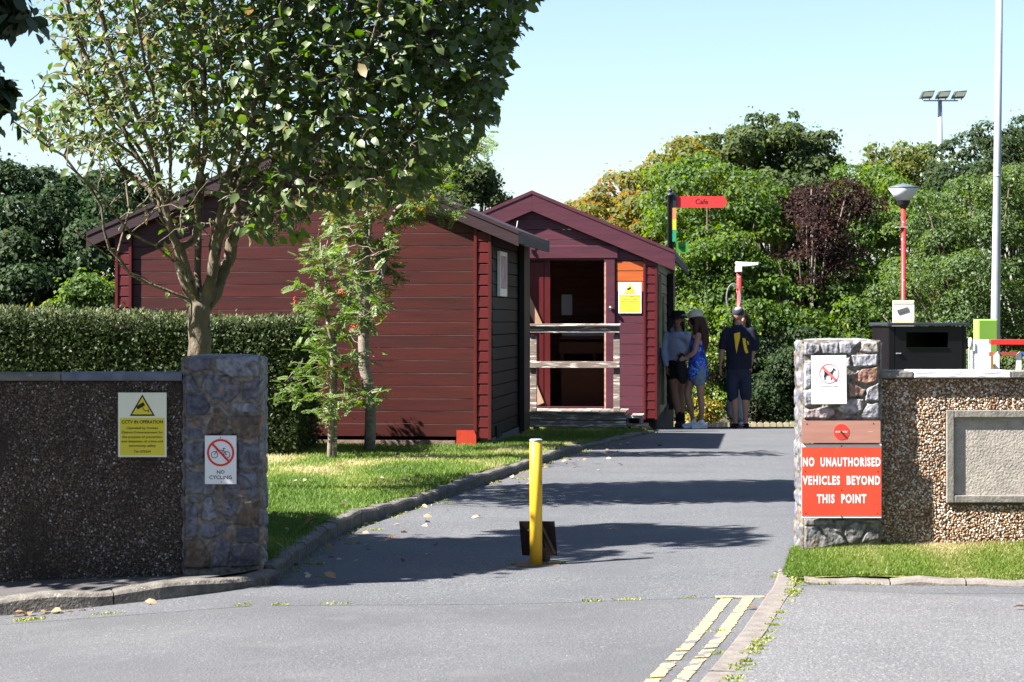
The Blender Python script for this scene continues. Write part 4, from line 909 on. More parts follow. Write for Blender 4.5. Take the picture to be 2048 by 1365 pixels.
# attractors in the crown: flattened in depth
N_ = 90000; ax_ = rng.uniform(-4.4, .4, N_); az_ = rng.uniform(2.0, 6.6, N_); k = inpoly(ax_, az_, pc)
ay_ = DT + rng.uniform(-1.15, 1.15, N_); cxm = (ax_ + 1.95) / 2.4; k &= np.abs(ay_ - DT) < 1.2 * np.sqrt(np.clip(1.08 - cxm ** 2, 0.06, 1))
A_ = np.stack([ax_, ay_, az_], 1)[k]; ppx = HX + A_[:, 0] / DT * F; ppy = HY - (A_[:, 2] - CZ) / DT * F
k = ~((ppy > 330) & (ppx < 480) & (rng.random(len(A_)) < .72)); A_ = A_[k][:13000]
pos, par = grow(nodes_, A_, step=.075, kill=.085, infl=.6, iters=80, up=.45, jit=.16)
rad, kids = pipe(par, .094, expo=2.1, tip=.0042)
t = thing('broadleaf_tree', 'large multi limbed broadleaf tree rising behind the left stone pillar', 'tree', (pos[0][0], DT, 0))
pos_l = pos - np.array([pos[0][0], DT, 0])
limb_mesh(pos_l, par, rad, kids, M_bark, t)
# leaves grow on thin shoots
thin = np.where(rad < .0105)[0]; thin = thin[thin > len(nodes_) * .3]
px_ = HX + pos[thin, 0] / DT * F; py_ = HY - (pos[thin, 2] - CZ) / DT * F
cnt = np.interp(px_, [0, 300, 450, 600, 800, 1100], [1.75, 1.95, 1.95, 1.95, 2.35, 2.9]) * np.interp(py_, [240, 330, 420], [1, .55, .42]) * np.where((px_ < 520) & (py_ > 300), .40, 1) * .9
cnt *= np.clip(.45 + 1.6 * vnoise(px_ / 46., py_ / 46. + pos[thin, 1], 77, 3) ** 1.3, .3, 1.5)
cnt = rng.poisson(cnt * .95); idx = np.repeat(thin, cnt); n = len(idx)
P = pos_l[idx] + rng.normal(size=(n, 3)) * .022; out = pos_l[idx] - np.array([.7, 0, 3.4]); par_d = pos_l[idx] - pos_l[par[idx]]
Dd_ = unit(par_d) * .5 + rdir(n) * .85 + unit(out) * .35 + np.array([0, 0, -.12]); Nn = rdir(n) * .75 + [-.25, -.25, .85]
px_ = HX + pos[idx, 0] / DT * F
r_ = np.clip(rng.random(n) * .8 + np.interp(px_, [300, 700], [.50, .05]) * rng.random(n) + .08 * rng.normal(size=n) + (rng.random(n) < .035) * .3, 0, 1)
leaves('foliage', P, Dd_, Nn, np.interp(px_, [300, 600], [.082, .105]) * (.5 + .75 * rng.random(n)), M_leafA, t, kind='full', rnd=r_, curl=.5)

def volume_tree(name, label, cat, base, blobs, nleaf, size, m, trunk_h=None, group=None, trunk_r=.15, twig=M_twig, fill=.35, rshift=None, limbs_n=10, kind='simple', tr=True):
    """crown from leaf clumps: blobs [(cx,cy,cz,rx,ry,rz)] in world metres"""
    if kind == 'simple': nleaf = int(nleaf * 1.55); size = size * .84
    t = thing(name, label, cat, base, 0, group); b0 = np.array(base, float)
    B = np.array(blobs, float); 
    # break every blob into sub-clumps
    subs = []
    for b in B:
        k = min(max(14, int(34 * (b[3] * b[5]))), 170)
        d = rdir(k); rr = (.30 + .78 * rng.random(k) ** .7)[:, None]
        c = b[:3] + d * b[3:] * rr; s = (.16 + .34 * rng.random(k)) * min(b[3], b[5]) ** .6
        subs.append(np.concatenate([c, s[:, None]], 1))
    S = np.vstack(subs); S = S[S[:, 2] > base[2] - .1]
    w_ = S[:, 3] ** 2; w_ /= w_.sum(); ii = rng.choice(len(S), nleaf, p=w_)
    d = rdir(nleaf); d[:, 2] = np.where(d[:, 2] < -.35, -d[:, 2], d[:, 2]); q = np.cbrt(fill + (1 - fill) * rng.random(nleaf))[:, None]
    P = S[ii, :3] + d * S[ii, 3:] * q * [1.15, 1.15, .8]; P = P - b0
    Nn = d * .8 + rdir(nleaf) * .7 + [0, 0, .3]; D_ = np.cross(Nn, rdir(nleaf)) + [0, 0, -.25]
    r = rng.random(nleaf) * .65 + .35 * rng.random(len(S))[ii]
    if rshift is not None: r = np.clip(r + rshift(P + b0), 0, 1)
    st = rng.random(nleaf) < .05; P = P + np.where(st[:, None], d * size * 2.2 * rng.random((nleaf, 1)), 0)
    leaves('crown', P, D_, Nn, size * (.45 + .9 * rng.random(nleaf) ** 1.5), m, t, rnd=r, kind=kind)
    if tr:
        mb = MB(); top = B[:, :3].mean(0) - b0; mb.tube([(0, 0, -.3), (0, 0, top[2] * .35), tuple(top * [.5, .5, .7])], [trunk_r, trunk_r * .8, trunk_r * .4], 10)
        for j in rng.choice(len(S), min(limbs_n * 4, len(S)), replace=False):
            e = S[j, :3] - b0; a = Vector((top[0] * .2, top[1] * .2, top[2] * rng.uniform(.2, .6))); mb.tube([a, a.lerp(Vector(e), .5) + Vector((0, 0, -.1 * e[2] * .3)), e], [trunk_r * .3, trunk_r * .18, .012], 5)
        mb.build('trunk', twig, t, smooth=True)
    return t, S
def pb(px, py, D, rx, rz, ry=None):    # blob from photo position and pixel radii at distance D
    v = W(px, py, D); k = D / F; return (v.x, D, v.z, rx * k, (ry or rx) * k, rz * k)
G1 = leafmat('dark_green_leaves', [(0, (0.0135, 0.0432, 0.0135)), (.6, (0.0351, 0.0837, 0.0216)), (.9, (0.0743, 0.1283, 0.0297)), (1, (0.1890, 0.1620, 0.0540))], under=(.035, .055, .025), trans=.25, rough=.6, spec=.15)
G2 = leafmat('bright_green_leaves', [(0, (0.0548, 0.1266, 0.0073)), (.5, (0.1469, 0.2616, 0.0146)), (.85, (0.3328, 0.3965, 0.0340)), (1, (0.5873, 0.4219, 0.0486))], under=(.07, .12, .03), trans=.36, rough=.55, spec=.22)
G3 = leafmat('autumn_leaves', [(0, (0.0624, 0.1196, 0.0156)), (.45, (0.1638, 0.2317, 0.0260)), (.72, (0.3588, 0.3140, 0.0390)), (.92, (0.5616, 0.2840, 0.0455)), (1, (0.5304, 0.1346, 0.0390))], under=(.12, .13, .04), trans=.35, rough=.6, spec=.15)
G4 = leafmat('olive_leaves', [(0, (0.0454, 0.1008, 0.0140)), (.5, (0.1229, 0.2100, 0.0224)), (.85, (0.2646, 0.3192, 0.0490)), (1, (0.5103, 0.4200, 0.1400))], under=(.07, .11, .04), trans=.3, rough=.5, spec=.25)
G5 = leafmat('purple_leaves', [(0, (0.0330, 0.0108, 0.0104)), (.6, (0.0750, 0.0270, 0.0234)), (1, (0.1500, 0.0743, 0.0520))], under=(.03, .018, .016), trans=.2, rough=.7, spec=.1)
G6 = leafmat('chestnut_leaves', [(0, (0.0416, 0.0874, 0.0196)), (.55, (0.1040, 0.1680, 0.0308)), (.8, (0.2457, 0.2520, 0.0560)), (1, (0.4725, 0.3024, 0.0700))], under=(.06, .085, .035), trans=.25, rough=.6, spec=.15)
BG = 'trees standing behind the sheds and path'
volume_tree('leafy_tree', 'dark green tree at far left, seen behind the hedge under the big tree', 'tree', (-9.0, 43, -.5),
    [pb(60, 430, 43, 130, 90, 150), pb(170, 400, 43.5, 90, 60), pb(-20, 560, 42, 150, 110), pb(150, 520, 42, 140, 120), pb(60, 640, 41.5, 200, 110), pb(250, 480, 44, 70, 70), pb(-60, 380, 43, 100, 80)], 40000, .15, G1, group=BG, trunk_r=.2)
volume_tree('leafy_tree', 'bright bush low between the far left tree and the wide shed', 'shrub', (-6.6, 38, -.2), [pb(190, 600, 38, 60, 60), pb(140, 640, 38, 60, 40)], 6000, .11, G2, trunk_r=.05)
volume_tree('leafy_tree', 'tree whose top shows above the gap between the two shed roofs', 'tree', (-.9, 52, -1), [pb(905, 400, 52, 80, 90), pb(960, 370, 52, 40, 40), pb(860, 330, 53, 60, 60), pb(990, 400, 52, 26, 22), pb(800, 420, 52, 90, 90)], 14000, .15, G6, group=BG)
volume_tree('leafy_tree', 'dark shrubs seen between the far left tree and gable', 'tree', (-7.6, 47, -1), [pb(260, 420, 47, 60, 50), pb(225, 370, 47, 40, 40), pb(300, 440, 47, 50, 50)], 6000, .15, G1, trunk_r=.08)
volume_tree('leafy_tree', 'yellow and orange tinged tree rising over the plum shed roof', 'tree', (3.2, 58, -1.5),
    [pb(1235, 430, 58, 95, 55), pb(1310, 375, 58, 90, 60), pb(1180, 440, 57, 45, 30), pb(1380, 330, 58, 90, 50), pb(1250, 470, 57, 120, 80), pb(1390, 450, 57, 100, 90), pb(1210, 550, 57, 110, 90)], 34000, .15, G3,
    group=BG, rshift=lambda P: np.clip((3.6 - P[:, 0]) * .10, -.15, .22) + .08 + .45 * (vnoise(P[:, 0] * .9, P[:, 2] * .9, 61, 3) - .5), trunk_r=.2)
volume_tree('leafy_tree', 'tall dark chestnut tree forming the highest crown right of centre', 'tree', (7.2, 62, -1.5),
    [pb(1560, 300, 62, 100, 55), pb(1480, 310, 62, 80, 50), pb(1630, 330, 62, 70, 55), pb(1545, 260, 62, 60, 35), pb(1440, 300, 61, 70, 35), pb(1560, 410, 61, 120, 80), pb(1660, 400, 61, 50, 60)], 30000, .17, G6, group=BG, trunk_r=.25)
volume_tree('leafy_tree', 'bright green lime tree standing directly behind the red direction sign', 'tree', (4.0, 47, -1.4),
    [pb(1400, 430, 49, 100, 100), pb(1480, 480, 49, 110, 110), pb(1420, 560, 48.5, 110, 110), pb(1530, 580, 48.5, 90, 90), pb(1450, 690, 48, 120, 100), pb(1560, 690, 48, 90, 90), pb(1400, 790, 48.5, 90, 60), pb(1540, 790, 48.5, 100, 60), pb(1390, 350, 49.5, 70, 50), pb(1370, 570, 49, 45, 70), pb(1360, 650, 49, 45, 60)],
    46000, .125, G2, group=BG, rshift=lambda P: .5 * (vnoise(P[:, 0] * .8, P[:, 2] * .8, 62, 3) - .5), trunk_r=.2)
# purple leaved, half bare tree
t, S = volume_tree('leafy_tree', 'purple leaved half bare tree between the lime and olive shrubs', 'tree', (6.3, 49, -1.4), [pb(1640, 440, 49, 90, 80), pb(1690, 400, 49, 60, 50), pb(1600, 500, 48, 60, 70), pb(1650, 540, 48.5, 70, 60)], 8000, .10, G5, group=BG, limbs_n=30, twig=mat('grey_twigs', (.22, .18, .16), (.10, .07, .065), rough=.9))
mb = MB()
for _ in range(240):
    a = Vector((random.uniform(-.6, .7), random.uniform(-.5, .3), random.uniform(1.6, 4.6))); d = Vector((random.uniform(-.2, 1), random.uniform(-.3, .3), random.uniform(-.1, .9))).normalized(); L_ = random.uniform(.3, .9)
    mb.tube([a, a + d * L_ * .5 + Vector((0, 0, .04)), a + d * L_], [.014, .009, .004], 4)
mb.build('twigs', bpy.data.materials['grey_twigs'], t)
volume_tree('leafy_tree', 'mid green tree behind the red lantern post', 'tree', (8.2, 50, -1.4),
    [pb(1740, 440, 50, 80, 100), pb(1720, 560, 49, 90, 100), pb(1790, 470, 50, 70, 100), pb(1690, 680, 48.5, 90, 100), pb(1770, 660, 48.5, 100, 100), pb(1640, 760, 48, 80, 90)], 32000, .12, G2, group=BG, trunk_r=.2)
volume_tree('olive_shrub', 'large pale olive shrub behind the black bin housing', 'shrub', (7.6, 37, -.6),
    [pb(1880, 480, 37, 90, 110), pb(1960, 430, 37, 100, 90), pb(2060, 430, 37, 90, 110), pb(1850, 620, 36.5, 90, 110), pb(1960, 600, 36.5, 110, 120), pb(2070, 620, 36.5, 90, 120), pb(1840, 720, 36, 80, 60), pb(1980, 720, 36, 120, 70)], 42000, .075, G4, group=None, trunk_r=.07, limbs_n=20)
volume_tree('leafy_tree', 'distant tree line crown sloping up to the floodlight mast', 'tree', (11.4, 66, -1.5), [pb(1790, 340, 66, 70, 45), pb(1850, 320, 66, 60, 40), pb(1760, 370, 66, 50, 50), pb(1830, 400, 66, 90, 70), pb(1880, 480, 62, 70, 90), pb(1880, 600, 62, 80, 90)], 15000, .16, G3, group=BG, rshift=lambda P: -.25 * np.ones(len(P)))
volume_tree('leafy_tree', 'broad green crown at the far right edge behind the tall grey pole', 'tree', (14.5, 64, -1.5), [pb(1930, 330, 64, 80, 50), pb(2010, 300, 64, 80, 50), pb(2060, 310, 64, 70, 70), pb(1940, 400, 63, 100, 70), pb(2050, 400, 63, 90, 90)], 24000, .14, G1, group=BG, rshift=lambda P: .2 * np.ones(len(P)))
volume_tree('leafy_shrub', 'small yellow leaved shrub behind the legs of the standing girl', 'shrub', (3.85, 46, -1.3), [pb(1412, 824, 46, 18, 22), pb(1393, 838, 46, 16, 14)], 1600, .085, leafmat('yellow_leaves', [(0, (.13, .14, .02)), (.6, (.30, .26, .03)), (1, (.34, .16, .04))], trans=.4), trunk_r=.02)
volume_tree('leafy_shrub', 'red flecked bush glimpsed between the standing people', 'shrub', (4.1, 47, -1.3), [pb(1425, 700, 47, 30, 60), pb(1440, 780, 47, 50, 60), pb(1380, 760, 47, 45, 70)], 5200, .085, leafmat('mixed_leaves', [(0, (.05, .10, .015)), (.6, (.12, .19, .02)), (.9, (.22, .24, .05)), (1, (.55, .10, .03))], trans=.35), trunk_r=.03)
volume_tree('leafy_shrub', 'dark low shrubbery behind the scalloped timber edging', 'shrub', (5.0, 47.5, -1.3), [pb(1500, 810, 47.5, 110, 60), pb(1600, 780, 47, 100, 100), pb(1370, 780, 48, 60, 90), pb(1700, 760, 47, 90, 100)], 20000, .10, G1, trunk_r=.04)
# off-frame tree on the left whose leaves hang into the corner and whose shade falls on wall and path
volume_tree('broadleaf_tree', 'neighbouring tree whose leaves hang into the top left corner', 'tree', (-5.2, 14.4, 0), [pb(-12, 25, 14.2, 40, 40), pb(-14, 190, 14.2, 26, 40), (-4.7, 14.0, 3.7, .95, 1.1, .7), (-4.6, 14.9, 3.1, .8, .9, .6), (-5.6, 14.2, 2.6, 1.0, 1.3, .6), (-4.45, 14.0, 4.5, .85, 1.0, .5), (-5.4, 13.6, 4.4, 1.1, .9, .7),
             (-3.7, 14.2, 5.0, .6, .7, .45), (-4.2, 14.8, 5.1, .7, .7, .5), (-4.2, 13.9, 4.3, .8, .9, .45), (-3.3, 14.4, 4.75, .45, .5, .35), (-4.35, 13.1, 3.15, .95, .75, .75), (-3.75, 13.0, 2.55, .5, .5, .55), (-3.50, 12.95, 2.85, .42, .42, .45), (-3.6, 13.3, 3.6, .5, .5, .4), (-5.0, 13.0, 2.4, .9, .7, .6), (-4.1, 13.5, 2.5, .55, .8, .5), (-5.5, 12.9, 3.4, .9, .6, .7)],
            36000, .135, leafmat('deep_green_leaves', [(0, (.02, .05, .012)), (.7, (.04, .08, .018)), (1, (.10, .12, .03))], under=(.05, .07, .035), trans=.10), trunk_r=.12, kind='full')

# hedge
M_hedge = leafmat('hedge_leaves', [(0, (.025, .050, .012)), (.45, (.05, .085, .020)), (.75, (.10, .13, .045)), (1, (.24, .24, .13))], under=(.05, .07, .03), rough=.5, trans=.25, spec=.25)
hx0, hx1 = -6.4, (596 - HX) / F * 24.2
t = thing('hedge', 'clipped dense evergreen hedge running behind the dark wall', 'hedge', ((hx0 + hx1) / 2, 24.3, .1)); n = 75000
def hz(x): return 1.50 + .10 * sm((-x - 2.6) / 3)
u = rng.random(n); x = hx0 + (hx1 - hx0) * (1 - rng.random(n) ** 1.3); top = rng.random(n) < .33; ztop = hz(x)
z = np.where(top, ztop, .1 + (ztop - .1) * rng.random(n)); y = np.where(top, 23.95 + 2.2 * rng.random(n) ** 1.3, 23.95); nn = np.where(top[:, None], [0, 0, 1.], [0, -1., 0])
endm = rng.random(n) < .13; x = np.where(endm & ~top, hx1, x); y = np.where(endm & ~top, 23.95 + 2.2 * rng.random(n), y); nn = np.where((endm & ~top)[:, None], [1., 0, 0], nn)
jb = .055 * (vnoise(x * 3.5, z * 3.5 + y * 3, 8) - .5) * 2
P = np.stack([x, y, z], 1) + nn * (jb + rng.normal(size=n) * .035)[:, None] - np.array(t.location); 
lv = leaves('foliage', P, nn * .5 + rdir(n) + [0, 0, .35], nn + rdir(n) * .8, .042 * (.5 + .9 * rng.random(n)), M_hedge, t, rnd=np.clip(rng.random(n) * .8 + top * .42, 0, 1))  # top leaves shifted paler: sunlight put into their tint
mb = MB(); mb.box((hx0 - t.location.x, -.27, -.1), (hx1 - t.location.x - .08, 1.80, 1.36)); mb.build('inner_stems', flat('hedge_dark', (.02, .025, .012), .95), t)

# rowans with feathery leaves
M_row = leafmat('rowan_leaflets', [(0, (.045, .11, .008)), (.4, (.11, .20, .014)), (.65, (.20, .24, .025)), (.82, (.30, .22, .04)), (1, (.36, .13, .05))], under=(.12, .18, .05), trans=.35)
M_rbark = mat('rowan_bark', (.25, .215, .18), (.11, .09, .075), rough=.8, scale=14, stretch=(1, 1, 2), bump=.004, bscale=50, specks=[((.4, .38, .35), 12, .68)])
def pinnate(P, D_, Nn, L, r):
    """returns leaflet arrays for feathery leaves"""
    D_ = unit(D_); S = unit(np.cross(Nn, D_)); U = np.cross(D_, S); a = []; b = []; c = []; s_ = []; rr = []
    for k in range(6):
        f = .2 + .8 * k / 5; drop = -.22 * f * f
        for sd_ in (-1, 1):
            q = P + D_ * (L * f)[:, None] + U * (L * drop)[:, None]
            a.append(q); b.append(S * sd_ + D_ * .55 + U * -.15); c.append(U + rdir(len(P)) * .3); s_.append(L * .34 * (1 - .35 * abs(f - .5))); rr.append(r)
    a.append(P + D_ * L[:, None] + U * (L * -.22)[:, None]); b.append(D_); c.append(U); s_.append(L * .3); rr.append(r)
    return np.vstack(a), np.vstack(b), np.vstack(c), np.concatenate(s_), np.concatenate(rr)
def rowan(label, D, trunk_pts, poly, lpoly, tr_r, nat, nl, seed, col_fn, depth=.5, L=.135, kill=.14, extra=()):
    nd = []; P0 = [np.array(W(a, b, D)) for a, b in trunk_pts]; cur = -1
    for j, p in enumerate(P0):
        if j == 0: nd.append((p, -1)); cur = 0; continue
        m_ = max(1, int(np.linalg.norm(p - P0[j - 1]) / .1))
        for q in range(1, m_ + 1): nd.append((P0[j - 1] + (p - P0[j - 1]) * q / m_ + rng.normal(size=3) * .004, cur)); cur = len(nd) - 1
    for ex in extra:
        E = [np.array(W(a, b, D)) + np.array([0, dy, 0]) for a, b, dy in ex]; cur = min(range(len(nd)), key=lambda q: np.linalg.norm(nd[q][0] - E[0])); E = [nd[cur][0]] + E
        for j in range(1, len(E)):
            m_ = max(1, int(np.linalg.norm(E[j] - E[j - 1]) / .1))
            for q in range(1, m_ + 1): nd.append((E[j - 1] + (E[j] - E[j - 1]) * q / m_, cur)); cur = len(nd) - 1
    pz = [(W(a, b, D).x, W(a, b, D).z) for a, b in poly]; X = [p[0] for p in pz]; Z = [p[1] for p in pz]
    x = rng.uniform(min(X), max(X), nat * 6); z = rng.uniform(min(Z), max(Z), nat * 6); k = inpoly(x, z, pz); x = x[k][:nat]; z = z[k][:nat]
    A = np.stack([x, D + rng.uniform(-depth, depth, len(x)), z], 1)
    pos, par = grow(nd, A, step=.07, kill=kill, infl=.7, iters=60, up=.15, jit=.2); rad, kids = pipe(par, tr_r, 2.0, .0035)
    b = np.array([pos[0][0], D, 0]); t = thing('rowan_tree', label, 'tree', tuple(b)); branch_mesh('trunk', pos - b, par, rad, kids, M_rbark, t)
    thin = np.where(rad < .009)[0]; lz = [(W(a_, b_, D).x, W(a_, b_, D).z) for a_, b_ in lpoly]; k = inpoly(pos[thin, 0], pos[thin, 2], lz); wts = np.where(k, 1., .04)
    ii = rng.choice(thin, nl, p=wts / wts.sum()); P = pos[ii] - b + rng.normal(size=(nl, 3)) * .02
    ppx = HX + pos[ii, 0] / D * F; ppy = HY - (pos[ii, 2] - CZ) / D * F; r = np.clip(col_fn(ppx, ppy) + rng.normal(size=nl) * .10, 0, 1)
    d = rdir(nl) * [1, 1, .5] + [0, -.1, .05]; a, b_, c, s_, rr = pinnate(P, d, rdir(nl) * .5 + [0, -.3, 1], L * (.6 + .6 * rng.random(nl)), r)
    leaves('foliage', a, b_, c, s_, M_row, t, rnd=rr)
    return t, pos, thin
tA, posA, thA = rowan('slender rowan with pale bark nearest the shed wall, upper leaves turning orange', 25.0, [(738, 912), (740, 860), (742, 800), (728, 730), (728, 650), (732, 560), (735, 480), (735, 400)],
    [(640, 400), (620, 340), (700, 300), (800, 310), (900, 270), (990, 262), (1000, 300), (920, 350), (880, 400), (930, 440), (860, 450), (800, 470), (800, 560), (780, 660), (700, 700), (660, 640), (650, 520)],
    [(600, 470), (620, 330), (720, 290), (880, 280), (960, 240), (1010, 290), (930, 350), (920, 440), (830, 430), (790, 480), (800, 560), (760, 660), (700, 660), (690, 500), (620, 520)], .062, 620, 1500, 3,
    lambda x, y: np.where(y < 430, np.where(x > 870, .52, .74), .42), extra=[[(760, 560, .1), (770, 480, .1), (790, 420, .15), (840, 380, .2), (900, 340, .25), (960, 300, .3)], [(700, 480, -.1), (670, 430, -.2), (650, 400, -.25)], [(790, 440, .1), (850, 425, .1), (905, 430, .1)], [(735, 500, .1), (740, 430, .15), (730, 380, .2), (700, 350, .2)]])
tB, posB, thB = rowan('leafy green rowan with a dark thin stem beside the hedge end', 23.4, [(660, 935), (661, 880), (664, 800), (666, 720), (655, 640), (650, 560), (640, 480)],
    [(560, 760), (590, 640), (580, 560), (600, 480), (650, 440), (720, 450), (790, 500), (780, 580), (760, 660), (790, 790), (740, 820), (700, 830), (640, 880), (590, 830), (550, 800)],
    [(560, 760), (590, 640), (580, 560), (600, 490), (650, 470), (690, 500), (705, 560), (705, 640), (730, 740), (780, 800), (700, 820), (640, 860), (590, 830), (550, 800)], .030, 600, 850, 5,
    lambda x, y: np.where(y < 600, .48, .36) + 0 * x, depth=.45, L=.115)
# berries
for (tt, pp, th, D_, pts_) in ((tB, posB, thB, 23.4, [(590, 603), (682, 586)]), (tA, posA, thA, 25.0, [(708, 655)])):
    for (a, b) in pts_:
        v = W(a, b, D_ - .4); mb = MB()
        for q in range(16): sph(mb, (v.x - tt.location.x + random.gauss(0, .018), v.y - tt.location.y + random.gauss(0, .015), v.z + random.gauss(0, .016)), .0075, n=6)
        mb.build('berry_cluster', bpy.data.materials.get('berries') or mat('berries', (.55, .06, .02), (.45, .03, .015), rough=.3), tt, smooth=True)
mb = MB(); mb.tube([(.045, .05, -.1), (.05, .05, 1.35)], .022, 8); tag(mb.build('tree_stake', M_grey, None, loc=(tB.location.x, 23.4, .1)), 'thin grey stake standing beside the dark rowan stem', 'stake')

# ------------------------------------------------------------------ lamps, poles, signs in the back
M_redpole = mat('red_pole_paint', (.55, .035, .035), (.42, .025, .03), rough=.45, scale=8, specks=[((.75, .45, .42), 12, .70)]); M_galv = mat('galvanised_steel', (.46, .49, .55), (.36, .39, .45), rough=.45, scale=5, metal=.35, stretch=(4, 4, 1))
D = 33.5; v = W(1807, 0, D); zt = CZ + (640 - 372) / F * D; k = D / F
t = thing('lantern_post', 'red lamp post with inverted cone lantern above the black bin', 'street lamp', (v.x, D, -.3)); z = lambda py: CZ + (640 - py) * k + .3
mb = MB(); mb.lathe([(0.060, 0), (0.060, .9), (0.036, 1.0), (0.034, z(418))], n=16); mb.build('post', M_redpole, t, smooth=True)
mb = MB(); mb.lathe([(0.036, z(418)), (0.080, z(410)), (0.104, z(402))], n=20); mb.build('lamp_base', flat('lamp_black', (.02, .02, .025), .5), t)
mb = MB(); mb.lathe([(0.104, z(401.5)), (0.220, z(378)), (0.216, z(377))], n=28); mb.build('lamp_shade', flat('frosted_shade', (.62, .66, .70), .35), t, smooth=True)
mb = MB(); mb.lathe([(0.228, z(376.8)), (0.224, z(375)), (0.120, z(371)), (0.040, z(368)), (0.008, z(367))], n=28); mb.build('lamp_lid', flat('lamp_lid_grey', (.10, .12, .15), .4), t, smooth=True)
mb = MB(); mb.box((-.11, -.05, z(456)), (.05, .05, z(454))); mb.build('bracket', M_galv, t)
D = 39.0; v = W(1478, 0, D); k = D / F
t = thing('path_lamp', 'short red post with flat white lamp head, above the man in dark clothes', 'street lamp', (v.x, D, -1.0)); z = lambda py: CZ + (640 - py) * k + 1.0
mb = MB(); mb.lathe([(.045, 0), (.042, z(545))], n=12); mb.build('post', M_redpole, t, smooth=True)
mb = MB(); mb.box((-.06, -.07, z(545)), (.05, .07, z(527))); mb.prism([(-.06, z(535)), (.20, z(533)), (.33, z(531)), (.33, z(526)), (-.06, z(524))], -.071, .071); mb.build('lamp_head', M_white, t, bevel=.01)
mb = MB(); cc = Vector((-.10, -.06, z(596))); mb.tube([cc + Vector((.12 * math.cos(a), 0, .24 * math.sin(a))) for a in np.linspace(-1.3, 3.9, 26)], .012, 6); mb.build('cable_loop', flat('cable', (.20, .21, .24), .6), t)
D = 44.0; v = W(1341, 0, D); k = D / F
t = thing('fingerpost', 'black fingerpost with a red pointed cafe board behind the plum shed', 'signpost', (v.x, D, -1.2)); z = lambda py: CZ + (640 - py) * k + 1.2
mb = MB(); mb.lathe([(.065, 0), (.062, z(393)), (.08, z(392)), (.08, z(389)), (.045, z(387)), (.03, z(385))], n=20); mb.build('post', flat('post_black', (.025, .028, .045), .4), t, smooth=True)
mb = MB(); sph(mb, (0, 0, z(381.5)), .042, n=14); mb.build('finial', flat('finial_black', (.025, .028, .045), .35), t, smooth=True)
mb = MB(); mb.prism([(.10, z(416)), (1.03, z(416)), (1.10, z(404.5)), (1.03, z(393)), (.10, z(393))], -.02, .02); fb = mb.build('finger_board', flat('board_red', (.75, .05, .05), .4), t)
text('Cafe', .135, .60, z(404.5), -.021, M_blk, fb, 1.0, .002)
mb = MB(); mb.box((.02, -.05, z(420)), (.105, .05, z(386))); mb.build('collar', bpy.data.materials['post_black'], t)
for y0_, y1_, c in ((416.5, 438.5, (.72, .28, .12)), (439, 460.5, (.72, .58, .05)), (461, 484, (.03, .32, .16))):
    mb = MB(); mb.box((.035, -.09, z(y1_)), (.105, -.066, z(y0_))); mb.build('finger_board_end', flat('board_end_%d' % y0_, c, .5), t)
mb = MB(); mb.box((.10, -.03, z(506)), (.34, -.0, z(485))); gb = mb.build('green_board', flat('board_green', (.07, .28, .04), .5), t); text('Crazy', .07, .22, z(495), -.032, M_blk, gb, .8, .001)
# floodlight mast
D = 72.0; v = W(1880, 0, D); k = D / F
t = thing('floodlight_mast', 'tall grey mast carrying three floodlights above the treetops', 'floodlight', (v.x, D, -1.5)); z = lambda py: CZ + (640 - py) * k + 1.5
mb = MB(); mb.lathe([(.13, 0), (.12, z(400)), (.065, z(200)), (.065, z(202))], n=16); mb.build('mast', M_galv, t, smooth=True)
mb = MB(); mb.box((-33 * k, -.05, z(203)), (36 * k, .05, z(200.5))); mb.build('crossbar', M_galv, t)
for cx_ in (-27, 5, 37):
    mb = MB(); c = cx_ * k; sl_ = 6 * k if cx_ < 30 else 9 * k
    mb.hexa([(c - 13 * k, -.25, z(197)), (c + 9 * k, -.25, z(196)), (c + 9 * k + .05, .25, z(196)), (c - 13 * k, .25, z(197)), (c - 8 * k, -.28, z(185)), (c + 14 * k, -.28, z(183)), (c + 14 * k, .22, z(181)), (c - 6 * k, .22, z(182))]); fl = mb.build('floodlight', flat('lamp_housing', (.05, .055, .06), .5), t)
    mb = MB(); mb.add([(c - 11 * k, -.262, z(195.5)), (c + 8 * k, -.262, z(194.5)), (c + 12 * k, -.285, z(185.5)), (c - 7 * k, -.285, z(186.5))], [(0, 1, 2, 3)]); mb.build('glass', flat('lamp_glass', (.45, .46, .36), .2), fl)
    mb = MB(); mb.box((c - 9 * k, -.03, z(201)), (c - 7.5 * k, .03, z(192))); mb.box((c + 5 * k, -.03, z(201)), (c + 6.5 * k, .03, z(192))); mb.build('yoke', M_galv, fl)
D = 29.0; v = W(1988, 0, D); k = D / F
t = thing('tall_pole', 'tall pale grey steel pole rising out of the frame at right', 'pole', (v.x, D, 0)); 
mb = MB(); mb.lathe([(.062, 0), (.060, 1.5), (.048, 3.3), (.044, 6.6)], n=20); p = mb.build('pole', M_galv, t, smooth=True); 
mb = MB(); mb.lathe([(.052, CZ + (640 - 354) * k), (.056, CZ + (640 - 352) * k), (.052, CZ + (640 - 350) * k)], n=16); mb.build('band', M_galv, t)
t.rotation_euler = (0, R(.7), 0)

